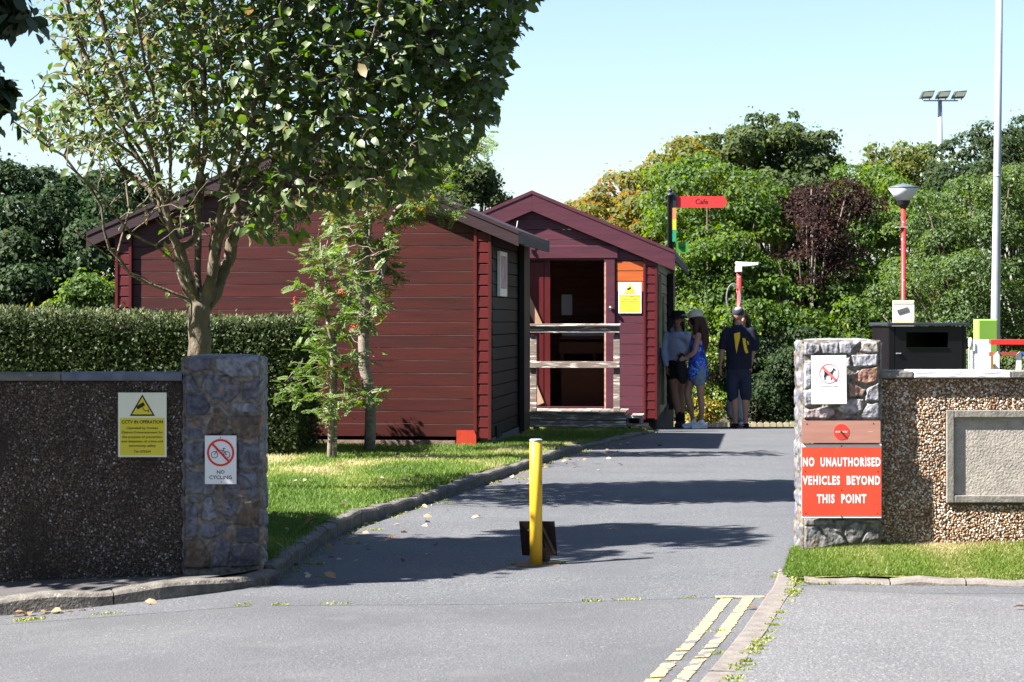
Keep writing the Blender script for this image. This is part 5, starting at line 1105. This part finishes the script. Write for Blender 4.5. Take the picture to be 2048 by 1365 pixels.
# black bin housing
D = 18.5; v = W(1855, 0, D); k = D / F
t = thing('bin_housing', 'black metal litter bin housing with a letterbox slot behind the right wall', 'litter bin', (v.x, D, .12), R(5)); z = lambda py: CZ + (640 - py) * k - .12
M_blackm = mat('black_metal', (.006, .006, .008), (.004, .004, .006), rough=.35, scale=4, spec=.5, specks=[((.12, .12, .13), 40, .75)]); hw = 79 * k
sl0, sl1, sz0, sz1 = (1812 - 1855) * k, (1897 - 1855) * k, z(696), z(665)
mb = MB(); yb = 0
mb.box((-hw + .055, -.002, 0), (sl0, .02, z(653))); mb.box((sl1, -.002, 0), (hw - .03, .02, z(653))); mb.box((sl0, -.002, 0), (sl1, .02, sz0)); mb.box((sl0, -.002, sz1), (sl1, .02, z(653))); mb.build('door', M_blackm, t, bevel=.002)
mb = MB(); mb.box((-hw, .001, 0), (-hw + .05, .55, z(653))); mb.box((hw - .028, .001, 0), (hw, .55, z(653))); mb.box((-hw + .051, .50, 0), (hw - .03, .55, z(653))); mb.build('body', M_blackm, t, bevel=.003)
mb = MB(); mb.box((-hw - .02, -.03, z(652)), (hw + .025, .58, z(646))); mb.build('lid', flat('lid_metal', (.035, .04, .055), .3), t, bevel=.004)
mb = MB(); mb.bar((sl0, -.004, sz0), (sl1, -.004, sz0), .012, .006); mb.build('slot_lip', M_blackm, t)
mb = MB(); mb.box((-hw + .06, -.014, z(708)), (-hw + .10, -.003, z(706))); mb.build('latch', M_galv, t)
D = 19.4; v = W(1807, 0, D); k = D / F
t = thing('camera_notice_board', 'small white board with a dark camera symbol above the black bin', 'sign', (v.x, D, 0)); z = lambda py: CZ + (640 - py) * k
mb = MB(); mb.box((-21.5 * k, 0, z(655)), (21.5 * k, .01, z(601))); mb.build('plate', flat('washed_white', (.82, .80, .72), .5), t)
mb = MB(); mb.bar((-12 * k, -.004, z(624.5)), (9 * k, -.004, z(618)), .003, 7.5 * k); mb.build('camera_symbol', flat('grey_ink', (.12, .12, .12), .5), t)
mb = MB(); mb.box((-20 * k, -.002, z(608)), (20 * k, -.0005, z(603.5))); mb.box((-20 * k, -.002, z(648)), (20 * k, -.0005, z(640))); mb.build('yellow_band', flat('washed_yellow', (.82, .76, .48), .5), t)
mb = MB(); mb.box((-.03, .011, .0), (.03, .05, z(604))); mb.build('post', M_galv, t)
# play area furniture
M_lime = flat('lime_paint', (.36, .66, .10), .45); M_wp = mat('white_painted_wood', (.80, .80, .80), (.72, .72, .74), rough=.5, scale=10, stretch=(1, 1, .3)); M_redp = flat('rail_red', (.72, .035, .03), .4)
D = 21.5; k = D / F
t = thing('lime_post', 'thick lime green painted board standing behind the white block', 'post', (W(1977, 0, D).x, D, 0), R(12)); z = lambda py: CZ + (640 - py) * k
mb = MB(); mb.box((-22 * k, 0, 0), (20 * k, .12, z(639))); mb.build('board', M_lime, t, bevel=.012)
mb = MB(); mb.box((-12 * k, -.012, .6), (19 * k, -.001, z(711))); mb.build('orange_band', flat('band_orange', (.80, .36, .03), .5), t)
D = 19.6; k = D / F
t = thing('white_block', 'white painted upright block in front of the lime green board', 'block', (W(1967, 0, D).x, D, 0)); mb = MB(); mb.box((-16 * k, 0, 0), (12 * k, .10, z(0) * 0 + CZ + (640 - 680) * k)); mb.build('block_body', M_wp, t, bevel=.006)
mb = MB(); mb.box((12.5 * k, .0, 0), (15.5 * k, .1, CZ + (640 - 688) * k)); mb.box((-22 * k, .01, 0), (-16.5 * k, .09, CZ + (640 - 701) * k)); mb.build('side_post', M_wp, t, bevel=.003)
t = thing('garden_light', 'small white stake light between the black bin and white block', 'garden light', (W(1938, 0, D).x, D, 0)); mb = MB(); mb.lathe([(.006, 0), (.006, CZ - 57 * k)], n=10); mb.build('stake', M_wp, t)
mb = MB(); mb.lathe([(.010, CZ - 56.8 * k), (.019, CZ - 54 * k), (.019, CZ - 40 * k), (.012, CZ - 36.5 * k), (.002, CZ - 36 * k)], c=(.012, 0, 0), n=16); mb.build('shade', M_white, t, smooth=True)
D = 18.9; k = D / F
t = thing('play_fence', 'low fence of white posts with red and brown rails at right edge', 'fence', (W(1981, 0, D).x, D, 0)); zz = lambda py: CZ + (640 - py) * k
mb = MB(); mb.box((0, -.02, zz(690)), (1.2, .02, zz(679.5))); mb.build('red_rail', M_redp, t, bevel=.003)
mb = MB(); mb.box((2 * k, .06, zz(713)), (60 * k, .09, zz(705))); mb.build('brown_rail', flat('rail_brown', (.30, .07, .04), .5), t)
mb = MB(); mb.box((62 * k, .06, zz(713)), (1.2, .09, zz(705))); mb.build('blue_rail', flat('rail_blue', (.04, .12, .5), .5), t)
for q in (9, 53, 100, 150):
    mb = MB(); mb.prism([(q * k, .1), ((q + 10) * k, .1), ((q + 10) * k, zz(704)), ((q + 8) * k, zz(704)), (q * k, zz(712))], .02, .058); mb.box((q * k + .0, -.018, zz(704)), ((q + 9) * k, .018, zz(690.5))) if q > 60 else None; mb.build('fence_post', M_wp, t)
# scalloped edging beyond the crest
t = thing('log_edging', 'row of short pale rounded timber pickets edging the path end', 'edging', (3.0, 44.3, -.95))
M_log = mat('bleached_timber', (.55, .46, .30), (.38, .31, .20), rough=.8, scale=12)
for q in range(34):
    wq = .112; x_ = q * .127; h_ = .51 + random.uniform(-.008, .008); mb = MB(); mb.prism([(x_, 0), (x_ + wq, 0), (x_ + wq, h_ - .03), (x_ + wq * .8, h_ - .006), (x_ + wq * .5, h_), (x_ + wq * .2, h_ - .006), (x_, h_ - .03)], 0, .04); mb.build('picket', M_log, t)

# ------------------------------------------------------------------ people
M_skin = flat('skin', (.32, .18, .125), .55); M_navy = mat('navy_cloth', (.010, .013, .030), (.007, .008, .02), rough=.9, scale=12, bump=.004, bscale=25); M_navy2 = mat('navy_shorts', (.022, .028, .055), (.014, .018, .038), rough=.9, scale=12, bump=.004, bscale=25)
M_hood = mat('white_jersey', (.42, .47, .60), (.34, .39, .52), rough=.9, scale=9, bump=.006, bscale=18); M_bcloth = mat('black_cloth', (.012, .012, .014), (.007, .007, .008), rough=.9, scale=9)
M_hair = mat('dark_red_hair', (.050, .014, .010), (.022, .007, .006), rough=.5, scale=30, stretch=(4, 4, .4)); M_dhair = mat('dark_hair', (.02, .013, .01), (.01, .007, .006), rough=.5, scale=30)
M_denim = mat('pale_denim', (.16, .24, .32), (.10, .16, .23), rough=.9, scale=20); M_capw = flat('cream_cap', (.50, .46, .38), .8); M_shoe = flat('white_trainer', (.72, .76, .80), .5); M_ptr = mat('pale_trousers', (.50, .54, .62), (.38, .42, .5), rough=.9, scale=9, bump=.005)
def floral():
    m = bpy.data.materials.new('blue_floral_print'); n, l = nodes(m); b = n['Principled BSDF']; b.inputs['Roughness'].default_value = .8
    tc = n.new('ShaderNodeTexCoord'); nz = n.new('ShaderNodeTexNoise'); nz.inputs['Scale'].default_value = 9; nz.inputs['Detail'].default_value = 1.5; nz.inputs['Distortion'].default_value = 1.4; l.new(tc.outputs['Object'], nz.inputs[0])
    r = n.new('ShaderNodeValToRGB'); r.color_ramp.interpolation = 'CONSTANT'; e = r.color_ramp.elements; e[0].position = 0; e[0].color = (.01, .015, .12, 1); e[1].position = .40; e[1].color = (.02, .06, .50, 1)
    for p, c in ((.55, (.10, .42, .62)), (.60, (.02, .05, .42)), (.66, (.62, .04, .22)), (.72, (.10, .40, .35))): x = e.new(p); x.color = (*c, 1)
    l.new(nz.outputs[0], r.inputs[0]); l.new(r.outputs[0], b.inputs['Base Color']); return m
def hand(mb, wrist, d, side, palm, curl=.5, s=1.0):
    """palm and five bent fingers; d = along fingers, side = towards the thumb, palm = palm normal"""
    w_ = Vector(wrist); d = Vector(d).normalized(); sd_ = Vector(side); sd_ = (sd_ - d * sd_.dot(d)).normalized(); pn = d.cross(sd_).normalized()
    if pn.dot(Vector(palm)) < 0: pn = -pn
    caps(mb, [w_, w_ + d * .045 * s, w_ + d * .085 * s], [.024 * s, .034 * s, .036 * s], 12, .5, tuple(sd_))
    for k, (off, L_) in enumerate(((.027, .068), (.009, .076), (-.009, .070), (-.026, .055))):
        b = w_ + d * .085 * s + sd_ * off * s; c = curl * (1 + .12 * k); d1 = (d * math.cos(c * .6) + pn * math.sin(c * .6)); d2 = (d * math.cos(c * 1.4) + pn * math.sin(c * 1.4)); d3 = (d * math.cos(c * 2.1) + pn * math.sin(c * 2.1))
        p1 = b + d1 * L_ * .45 * s; p2 = p1 + d2 * L_ * .33 * s; p3 = p2 + d3 * L_ * .24 * s; caps(mb, [b - d * .01, p1, p2, p3], [.0098 * s, .0092 * s, .0085 * s, .0075 * s], 8)
    b = w_ + d * .03 * s + sd_ * .026 * s; d1 = (d * .65 + sd_ * .7 + pn * .25).normalized(); d2 = (d * .9 + sd_ * .25 + pn * .4).normalized(); caps(mb, [b, b + d1 * .035 * s, b + d1 * .035 * s + d2 * .03 * s], [.012 * s, .0105 * s, .009 * s], 8)
def head(mb, c, face, s=1.0):
    """skull, jaw, nose, ears; face = horizontal facing direction"""
    c = Vector(c); f = Vector(face).normalized(); r_ = Vector((f.y, -f.x, 0)); sph(mb, c + Vector((0, 0, .02)) - f * .008, .098 * s, .80, .88, 1.08, 16); 
    caps(mb, [c + f * .035 + Vector((0, 0, .0)), c + f * .045 + Vector((0, 0, -.075 * s))], [.062 * s, .040 * s], 12)
    caps(mb, [c + f * .088 * s + Vector((0, 0, .012)), c + f * .104 * s + Vector((0, 0, -.018))], [.010, .014], 8)
    for s_ in (-1, 1): caps(mb, [c + r_ * s_ * .080 * s + Vector((0, 0, .02)), c + r_ * s_ * .080 * s + Vector((0, 0, -.02))], [.015, .010], 8)
def leg(mb, hip, knee, ankle, s=1.0, foot=(0, -1, 0)):
    h, k_, a = Vector(hip), Vector(knee), Vector(ankle); f = Vector(foot).normalized()
    caps(mb, [h, h.lerp(k_, .45), k_, k_.lerp(a, .3) - f * .012, a.lerp(k_, .15), a], [.092 * s, .077 * s, .052 * s, .056 * s, .036 * s, .037 * s], 14)
    caps(mb, [a + Vector((0, 0, -.035)) - f * .035, a + Vector((0, 0, -.045)) + f * .06, a + Vector((0, 0, -.052)) + f * .13], [.030 * s, .032 * s, .024 * s], 12)
def arm(mb, sh, el, wr, s=1.0): s0, e, w_ = Vector(sh), Vector(el), Vector(wr); caps(mb, [s0, s0.lerp(e, .5), e, e.lerp(w_, .35), w_], [.050 * s, .044 * s, .036 * s, .038 * s, .025 * s], 12)
def torso(mb, pel, chest, neck, sw, ax=(1, 0, 0), s=1.0, grow_=0, waist=.118, hipr=.155, top=None):
    p, c, n_ = Vector(pel), Vector(chest), Vector(neck); a = Vector(ax).normalized()
    caps(mb, [p + Vector((0, 0, -.06)), p + Vector((0, 0, .03)), p.lerp(c, .5), c, c.lerp(n_, .55)], [hipr * s + grow_, hipr * s + grow_, waist * s * 1.12 + grow_, .165 * s + grow_, .125 * s + grow_], 18, .66, tuple(a))
    caps(mb, [c.lerp(n_, .55) - a * sw, c.lerp(n_, .72), c.lerp(n_, .55) + a * sw], [.050 + grow_, .068 + grow_, .050 + grow_], 12)
def person(label, loc): return thing('person', label, 'person', loc)
def ground_z(D): return float(zr(2.6, D))

# man seen from behind
D = 33.0; t = person('man in navy t-shirt and shorts seen from behind, cap on head', (W(1478, 0, D).x, D, ground_z(D)))
mb = MB(); torso(mb, (0, 0, .93), (0, 0, 1.24), (-.005, 0, 1.50), .165, s=1.05); caps(mb, [(-.005, .01, 1.42), (-.01, .012, 1.54)], [.062, .058]); head(mb, (-.012, .02, 1.635), (.15, 1, 0), 1.02)
arm(mb, (-.195, 0, 1.415), (-.245, -.02, 1.15), (-.265, .03, .91), 1.08); hand(mb, (-.265, .03, .90), (-.02, .15, -1), (.3, 1, 0), (1, 0, 0), .4, 1.05)
arm(mb, (.190, 0, 1.415), (.235, -.03, 1.14), (.16, .22, 1.20), 1.08); hand(mb, (.16, .22, 1.20), (-.4, 1, .25), (0, 0, 1), (-1, 0, 0), .6, 1.05)
leg(mb, (-.085, 0, .88), (-.07, .01, .49), (-.055, -.03, .095), 1.02, (-.35, 1, 0)); leg(mb, (.09, 0, .88), (.10, .01, .49), (.095, -.03, .095), 1.02, (.35, 1, 0)); fuse(mb, 'body', M_skin, t)
mb = MB(); torso(mb, (0, 0, .93), (0, 0, 1.24), (-.005, 0, 1.48), .170, s=1.12, grow_=.014, waist=.14); caps(mb, [(-.18, 0, 1.41), (-.232, -.01, 1.24), (-.24, -.015, 1.19)], [.066, .066, .064]); caps(mb, [(.18, 0, 1.41), (.226, -.01, 1.24), (.235, -.02, 1.18)], [.066, .066, .064]); fuse(mb, 'tshirt', M_navy, t)
mb = MB(); caps(mb, [(0, 0, .84), (0, 0, .93)], [.17, .165], 18, .72, (1, 0, 0))
for s_ in (-1, 1): caps(mb, [(.080 * s_, 0, .86), (.095 * s_, .0, .64), (.098 * s_ + .004, .005, .46)], [.100, .090, .086])
fuse(mb, 'shorts', M_navy2, t)
mb = MB(); sph(mb, (-.012, .012, 1.682), .108, .84, .95, .80, 18); caps(mb, [(0, .10, 1.67), (.02, .16, 1.655)], [.055, .045], 12, .25, (1, 0, 0)); fuse(mb, 'cap', mat('two_tone_cap', (.030, .032, .05), (.02, .022, .035), rough=.8), t)
mb = MB(); sph(mb, (-.012, -.05, 1.722), .056, 1.0, .62, .72, 12); mb.build('cap_panel', flat('grey_mesh', (.30, .29, .32), .8), bpy.data.objects[[c.name for c in t.children if c.name.startswith('cap')][0]], smooth=True)
for x_, f in ((-.055, -.35), (.095, .35)): mb = MB(); caps(mb, [(x_ - f * .0 - .012 * 0, -.075, .018), (x_ + f * .07, .14, .018)], [.045, .05], 12, .4, (1, 0, 0)); caps(mb, [(x_ - .045, .0, .05), (x_, .0, .085), (x_ + .045, .0, .05)], [.012, .012, .012]); mb.box((x_ - .04, -.09, .05), (x_ + .04, -.07, .075)); fuse(mb, 'sandal', M_bcloth, t, .009)
# printed pattern on the back: a wedge and a loose bolt, plain shapes
M_print = flat('yellow_print', (.72, .46, .02), .7)
def back_y(x, z): return -.150 * math.sqrt(max(.2, 1 - (x / .24) ** 2)) * (1.0 if z > 1.1 else .98) + .0
mb = MB()
def patch(poly):
    cx_ = sum(p[0] for p in poly) / len(poly); cz_ = sum(p[1] for p in poly) / len(poly); vs = [(cx_, back_y(cx_, cz_), cz_)] + [(x, back_y(x, z), z) for x, z in poly]; n_ = len(poly)
    vs += [(x, y + .03, z) for x, y, z in vs]; m_ = n_ + 1
    fs = [(0, i + 1, (i + 1) % n_ + 1) for i in range(n_)] + [(i + 1, i + 1 + m_, (i + 1) % n_ + 1 + m_, (i + 1) % n_ + 1) for i in range(n_)]; mb.add(vs, fs)
patch([(-.085, 1.375), (-.078, 1.30), (-.062, 1.16), (-.048, 1.09), (-.028, 1.20), (.0, 1.31), (-.002, 1.392), (-.04, 1.385)]); 
patch([(.035, 1.31), (.08, 1.30), (.088, 1.23), (.105, 1.15), (.125, 1.10), (.09, 1.085), (.062, 1.14), (.048, 1.22)])
patch([(.10, 1.27), (.125, 1.255), (.13, 1.21), (.115, 1.215)]); mb.build('shirt_print', M_print, t)
mb = MB(); mb.tube([(-.295, .0, .945), (-.262, .03, .945), (-.235, .0, .945)], .014, 8); mb.build('wristwatch', M_bcloth, t)
# girl in blue dress, in profile
D = 32.85; t = person('girl with long red hair, cream cap and blue floral top, standing in profile', (W(1395, 0, D).x, D, ground_z(D)))
f = (-.95, .3, 0)
mb = MB(); torso(mb, (-.01, 0, .90), (.0, 0, 1.18), (-.01, 0, 1.42), .125, ax=(.3, .95, 0), s=.88); caps(mb, [(-.01, 0, 1.34), (-.025, 0, 1.46)], [.050, .047]); head(mb, (-.045, 0, 1.555), f, .96)
arm(mb, (.0, -.145, 1.345), (-.055, -.175, 1.10), (-.175, -.13, 1.02), .95); hand(mb, (-.175, -.13, 1.02), (-1, .2, -.3), (0, 0, 1), (.3, 1, 0), .9, .92)
arm(mb, (-.03, .14, 1.345), (-.10, .17, 1.10), (-.20, .08, 1.06), .95); hand(mb, (-.20, .08, 1.06), (-.9, -.4, 0), (0, 0, 1), (0, -1, -.3), .9, .92)
leg(mb, (-.03, .07, .84), (-.155, .04, .50), (-.055, .06, .095), .92, f); leg(mb, (.03, -.07, .84), (.035, -.08, .48), (.055, -.07, .095), .92, f); fuse(mb, 'body', M_skin, t)
mb = MB(); torso(mb, (-.005, 0, .90), (.0, 0, 1.17), (-.01, 0, 1.38), .118, ax=(.3, .95, 0), s=.92, grow_=.012, waist=.135, hipr=.17); caps(mb, [(.0, 0, 1.12), (.005, 0, .98), (.005, 0, .86), (.005, 0, .79)], [.128, .155, .172, .176], 18, .86, (.3, .95, 0)); fuse(mb, 'floral_top', floral(), t)
mb = MB(); caps(mb, [(-.03, .06, .84), (-.055, .055, .72)], [.105, .095]); caps(mb, [(.02, -.07, .84), (.015, -.08, .69)], [.105, .098]); fuse(mb, 'denim_shorts', M_denim, t)
mb = MB(); sph(mb, (-.02, 0, 1.575), .112, .95, .95, 1.0, 16); caps(mb, [(.04, .0, 1.55), (.075, -.01, 1.40), (.10, -.02, 1.24), (.095, -.02, 1.12)], [.085, .088, .075, .035], 14, .85, (1, 0, 0)); caps(mb, [(-.03, -.085, 1.55), (-.035, -.115, 1.40), (-.03, -.12, 1.28)], [.04, .042, .018]); fuse(mb, 'hair', M_hair, t)
mb = MB(); sph(mb, (-.03, 0, 1.64), .112, 1.02, .92, .72, 18); caps(mb, [(-.12, .02, 1.635), (-.20, .04, 1.635)], [.060, .050], 12, .18, (-.3, .95, 0)); fuse(mb, 'cap', M_capw, t)
for hx_, hy_ in ((-.055, .06), (.055, -.07)): mb = MB(); caps(mb, [(hx_ + .045, hy_ - .012, .045), (hx_ - .05, hy_ + .015, .040), (hx_ - .135, hy_ + .04, .032)], [.042, .043, .032], 12); mb.box((hx_ - .15, hy_ - .045, .0), (hx_ + .08, hy_ + .05, .018)); caps(mb, [(hx_, hy_, .075), (hx_, hy_, .11)], [.045, .042]); fuse(mb, 'trainer', M_shoe, t, .009)
j = tag(None or (lambda mb: (caps(mb, [(-.235, -.09, 1.04), (-.245, -.07, .88), (-.215, -.06, .70)], [.055, .075, .065], 12, .6, (1, 0, 0)), fuse(mb, 'jacket', M_bcloth, None))[1])(MB()), 'black jacket held over the arm of the girl in blue', 'jacket'); j.location = t.location
# person in hoodie
D = 33.35; t = person('person in white hoodie and black bucket hat leaning beside the plum shed', (W(1354, 0, D).x, D, ground_z(D)))
f = (-.45, -.9, 0)
mb = MB(); torso(mb, (.0, 0, .91), (-.01, 0, 1.19), (.01, 0, 1.43), .125, ax=(.9, -.4, 0), s=.78); caps(mb, [(.01, 0, 1.38), (.015, -.01, 1.48)], [.052, .05]); head(mb, (.015, -.015, 1.575), f, .98)
arm(mb, (-.15, .06, 1.36), (-.20, .03, 1.10), (-.16, -.10, .90), 1.0); hand(mb, (-.16, -.10, .90), (0, -.3, -1), (.3, -1, 0), (1, 0, 0), .5, .95); arm(mb, (.15, -.05, 1.36), (.185, -.02, 1.12), (.10, -.16, 1.0), 1.0); hand(mb, (.10, -.16, 1.0), (-1, -.3, -.2), (0, 0, 1), (0, 1, 0), .6, .95)
leg(mb, (-.07, 0, .86), (-.045, -.01, .50), (.03, .0, .10), .98, (-.4, -.9, 0)); leg(mb, (.07, .0, .86), (.06, .03, .49), (.075, .06, .10), .98, (-.3, -.95, 0)); fuse(mb, 'body', M_skin, t)
mb = MB(); torso(mb, (0, 0, .895), (-.01, 0, 1.17), (.01, 0, 1.42), .135, ax=(.9, -.4, 0), s=.80, grow_=.016, waist=.14); caps(mb, [(-.15, .06, 1.36), (-.205, .03, 1.10), (-.165, -.09, .93)], [.058, .053, .044]); caps(mb, [(.15, -.05, 1.36), (.195, -.02, 1.12), (.12, -.14, 1.01)], [.058, .053, .044]); caps(mb, [(-.05, .08, 1.43), (.01, .11, 1.46), (.08, .07, 1.43)], [.05, .062, .05]); fuse(mb, 'hoodie', M_hood, t)
mb = MB(); caps(mb, [(0, 0, .84), (0, 0, .91)], [.150, .150], 16, .75, (1, 0, 0)); caps(mb, [(-.07, 0, .84), (-.065, 0, .75)], [.1, .095]); caps(mb, [(.07, 0, .84), (.068, 0, .75)], [.1, .095]); fuse(mb, 'shorts', M_bcloth, t)
mb = MB(); mb.lathe([(.150, 1.605), (.146, 1.616), (.110, 1.645), (.103, 1.695), (.085, 1.716), (.01, 1.720)], c=(.02, -.01, 0), n=24); ht_ = mb.build('bucket_hat', M_bcloth, t, smooth=True)
mb = MB(); sph(mb, (.03, .02, 1.565), .105, .92, .92, 1.0, 14); caps(mb, [(.09, .02, 1.52), (.10, .01, 1.42)], [.03, .02]); mb.v = [(x, y, z) for x, y, z in mb.v]; fuse(mb, 'hair', M_dhair, t)
for s_ in (-1, 1): mb = MB(); fv = Vector(f).normalized(); rv = Vector((fv.y, -fv.x, 0)); c = Vector((.015, -.015, 1.585)) + fv * .088 + rv * s_ * .033; sph(mb, c, .010, 1, 1, .7, 8); mb.build('eye', flat('eye_dark_%d' % s_, (.03, .02, .02), .3), t)
mb = MB(); c = Vector((.015, -.015, 1.533)) + fv * .094; caps(mb, [c - rv * .02, c + rv * .02], [.005, .005], 8); mb.build('mouth', flat('lips', (.25, .08, .07), .5), t)
for hx_, hy_ in ((.03, 0), (.075, .06)): mb = MB(); caps(mb, [(hx_, hy_ + .02, .05), (hx_ - .02, hy_ - .06, .045), (hx_ - .045, hy_ - .14, .04)], [.048, .047, .038]); caps(mb, [(hx_, hy_ + .005, .06), (hx_ - .002, hy_, .20)], [.05, .052]); fuse(mb, 'boot', M_bcloth, t)
# person behind the man
D = 33.85; t = person('person in pale trousers mostly hidden behind the man in navy', (W(1480, 0, D).x, D, ground_z(D)))
mb = MB(); torso(mb, (0, 0, .92), (.0, 0, 1.2), (.03, 0, 1.44), .16, s=.98); caps(mb, [(.03, 0, 1.38), (.035, 0, 1.5)], [.052, .05]); head(mb, (.035, 0, 1.60), (0, -1, 0), .98)
arm(mb, (-.17, 0, 1.37), (-.31, -.04, 1.16), (-.20, -.20, 1.22)); hand(mb, (-.20, -.20, 1.22), (1, -.3, .4), (0, 0, 1), (0, 1, 0), .6, .95); arm(mb, (.17, 0, 1.37), (.185, -.02, 1.12), (.15, -.12, .92)); hand(mb, (.15, -.12, .92), (0, -.3, -1), (-.3, -1, 0), (-1, 0, 0), .4, .95)
leg(mb, (-.12, 0, .87), (-.12, 0, .5), (-.11, 0, .10), 1, (-.2, -1, 0)); leg(mb, (.01, 0, .87), (.01, 0, .5), (.02, 0, .10), 1, (.2, -1, 0)); fuse(mb, 'body', M_skin, t)
mb = MB(); torso(mb, (0, 0, .95), (0, 0, 1.2), (.03, 0, 1.43), .165, s=1.04, grow_=.018, waist=.14); caps(mb, [(-.17, 0, 1.37), (-.27, -.02, 1.24)], [.066, .06]); caps(mb, [(.17, 0, 1.37), (.18, -.01, 1.2)], [.062, .056]); fuse(mb, 'dark_top', M_bcloth, t)
mb = MB(); caps(mb, [(0, 0, .85), (0, 0, .95)], [.165, .16], 16, .75, (1, 0, 0)); caps(mb, [(-.11, 0, .87), (-.12, 0, .5), (-.115, 0, .20)], [.10, .08, .075]); caps(mb, [(.01, 0, .87), (.01, 0, .5), (.02, 0, .16)], [.10, .08, .075]); fuse(mb, 'trousers', M_ptr, t)
mb = MB(); sph(mb, (.035, .02, 1.62), .112, .95, .95, 1.0, 16); caps(mb, [(-.075, .02, 1.60), (-.085, .0, 1.46)], [.035, .03]); caps(mb, [(.13, .02, 1.60), (.14, .0, 1.46)], [.035, .03]); fuse(mb, 'hair', M_dhair, t)
for hx_ in (-.115, .02): mb = MB(); caps(mb, [(hx_, .02, .045), (hx_, -.12, .038)], [.046, .04], 12); fuse(mb, 'trainer', M_shoe, t)
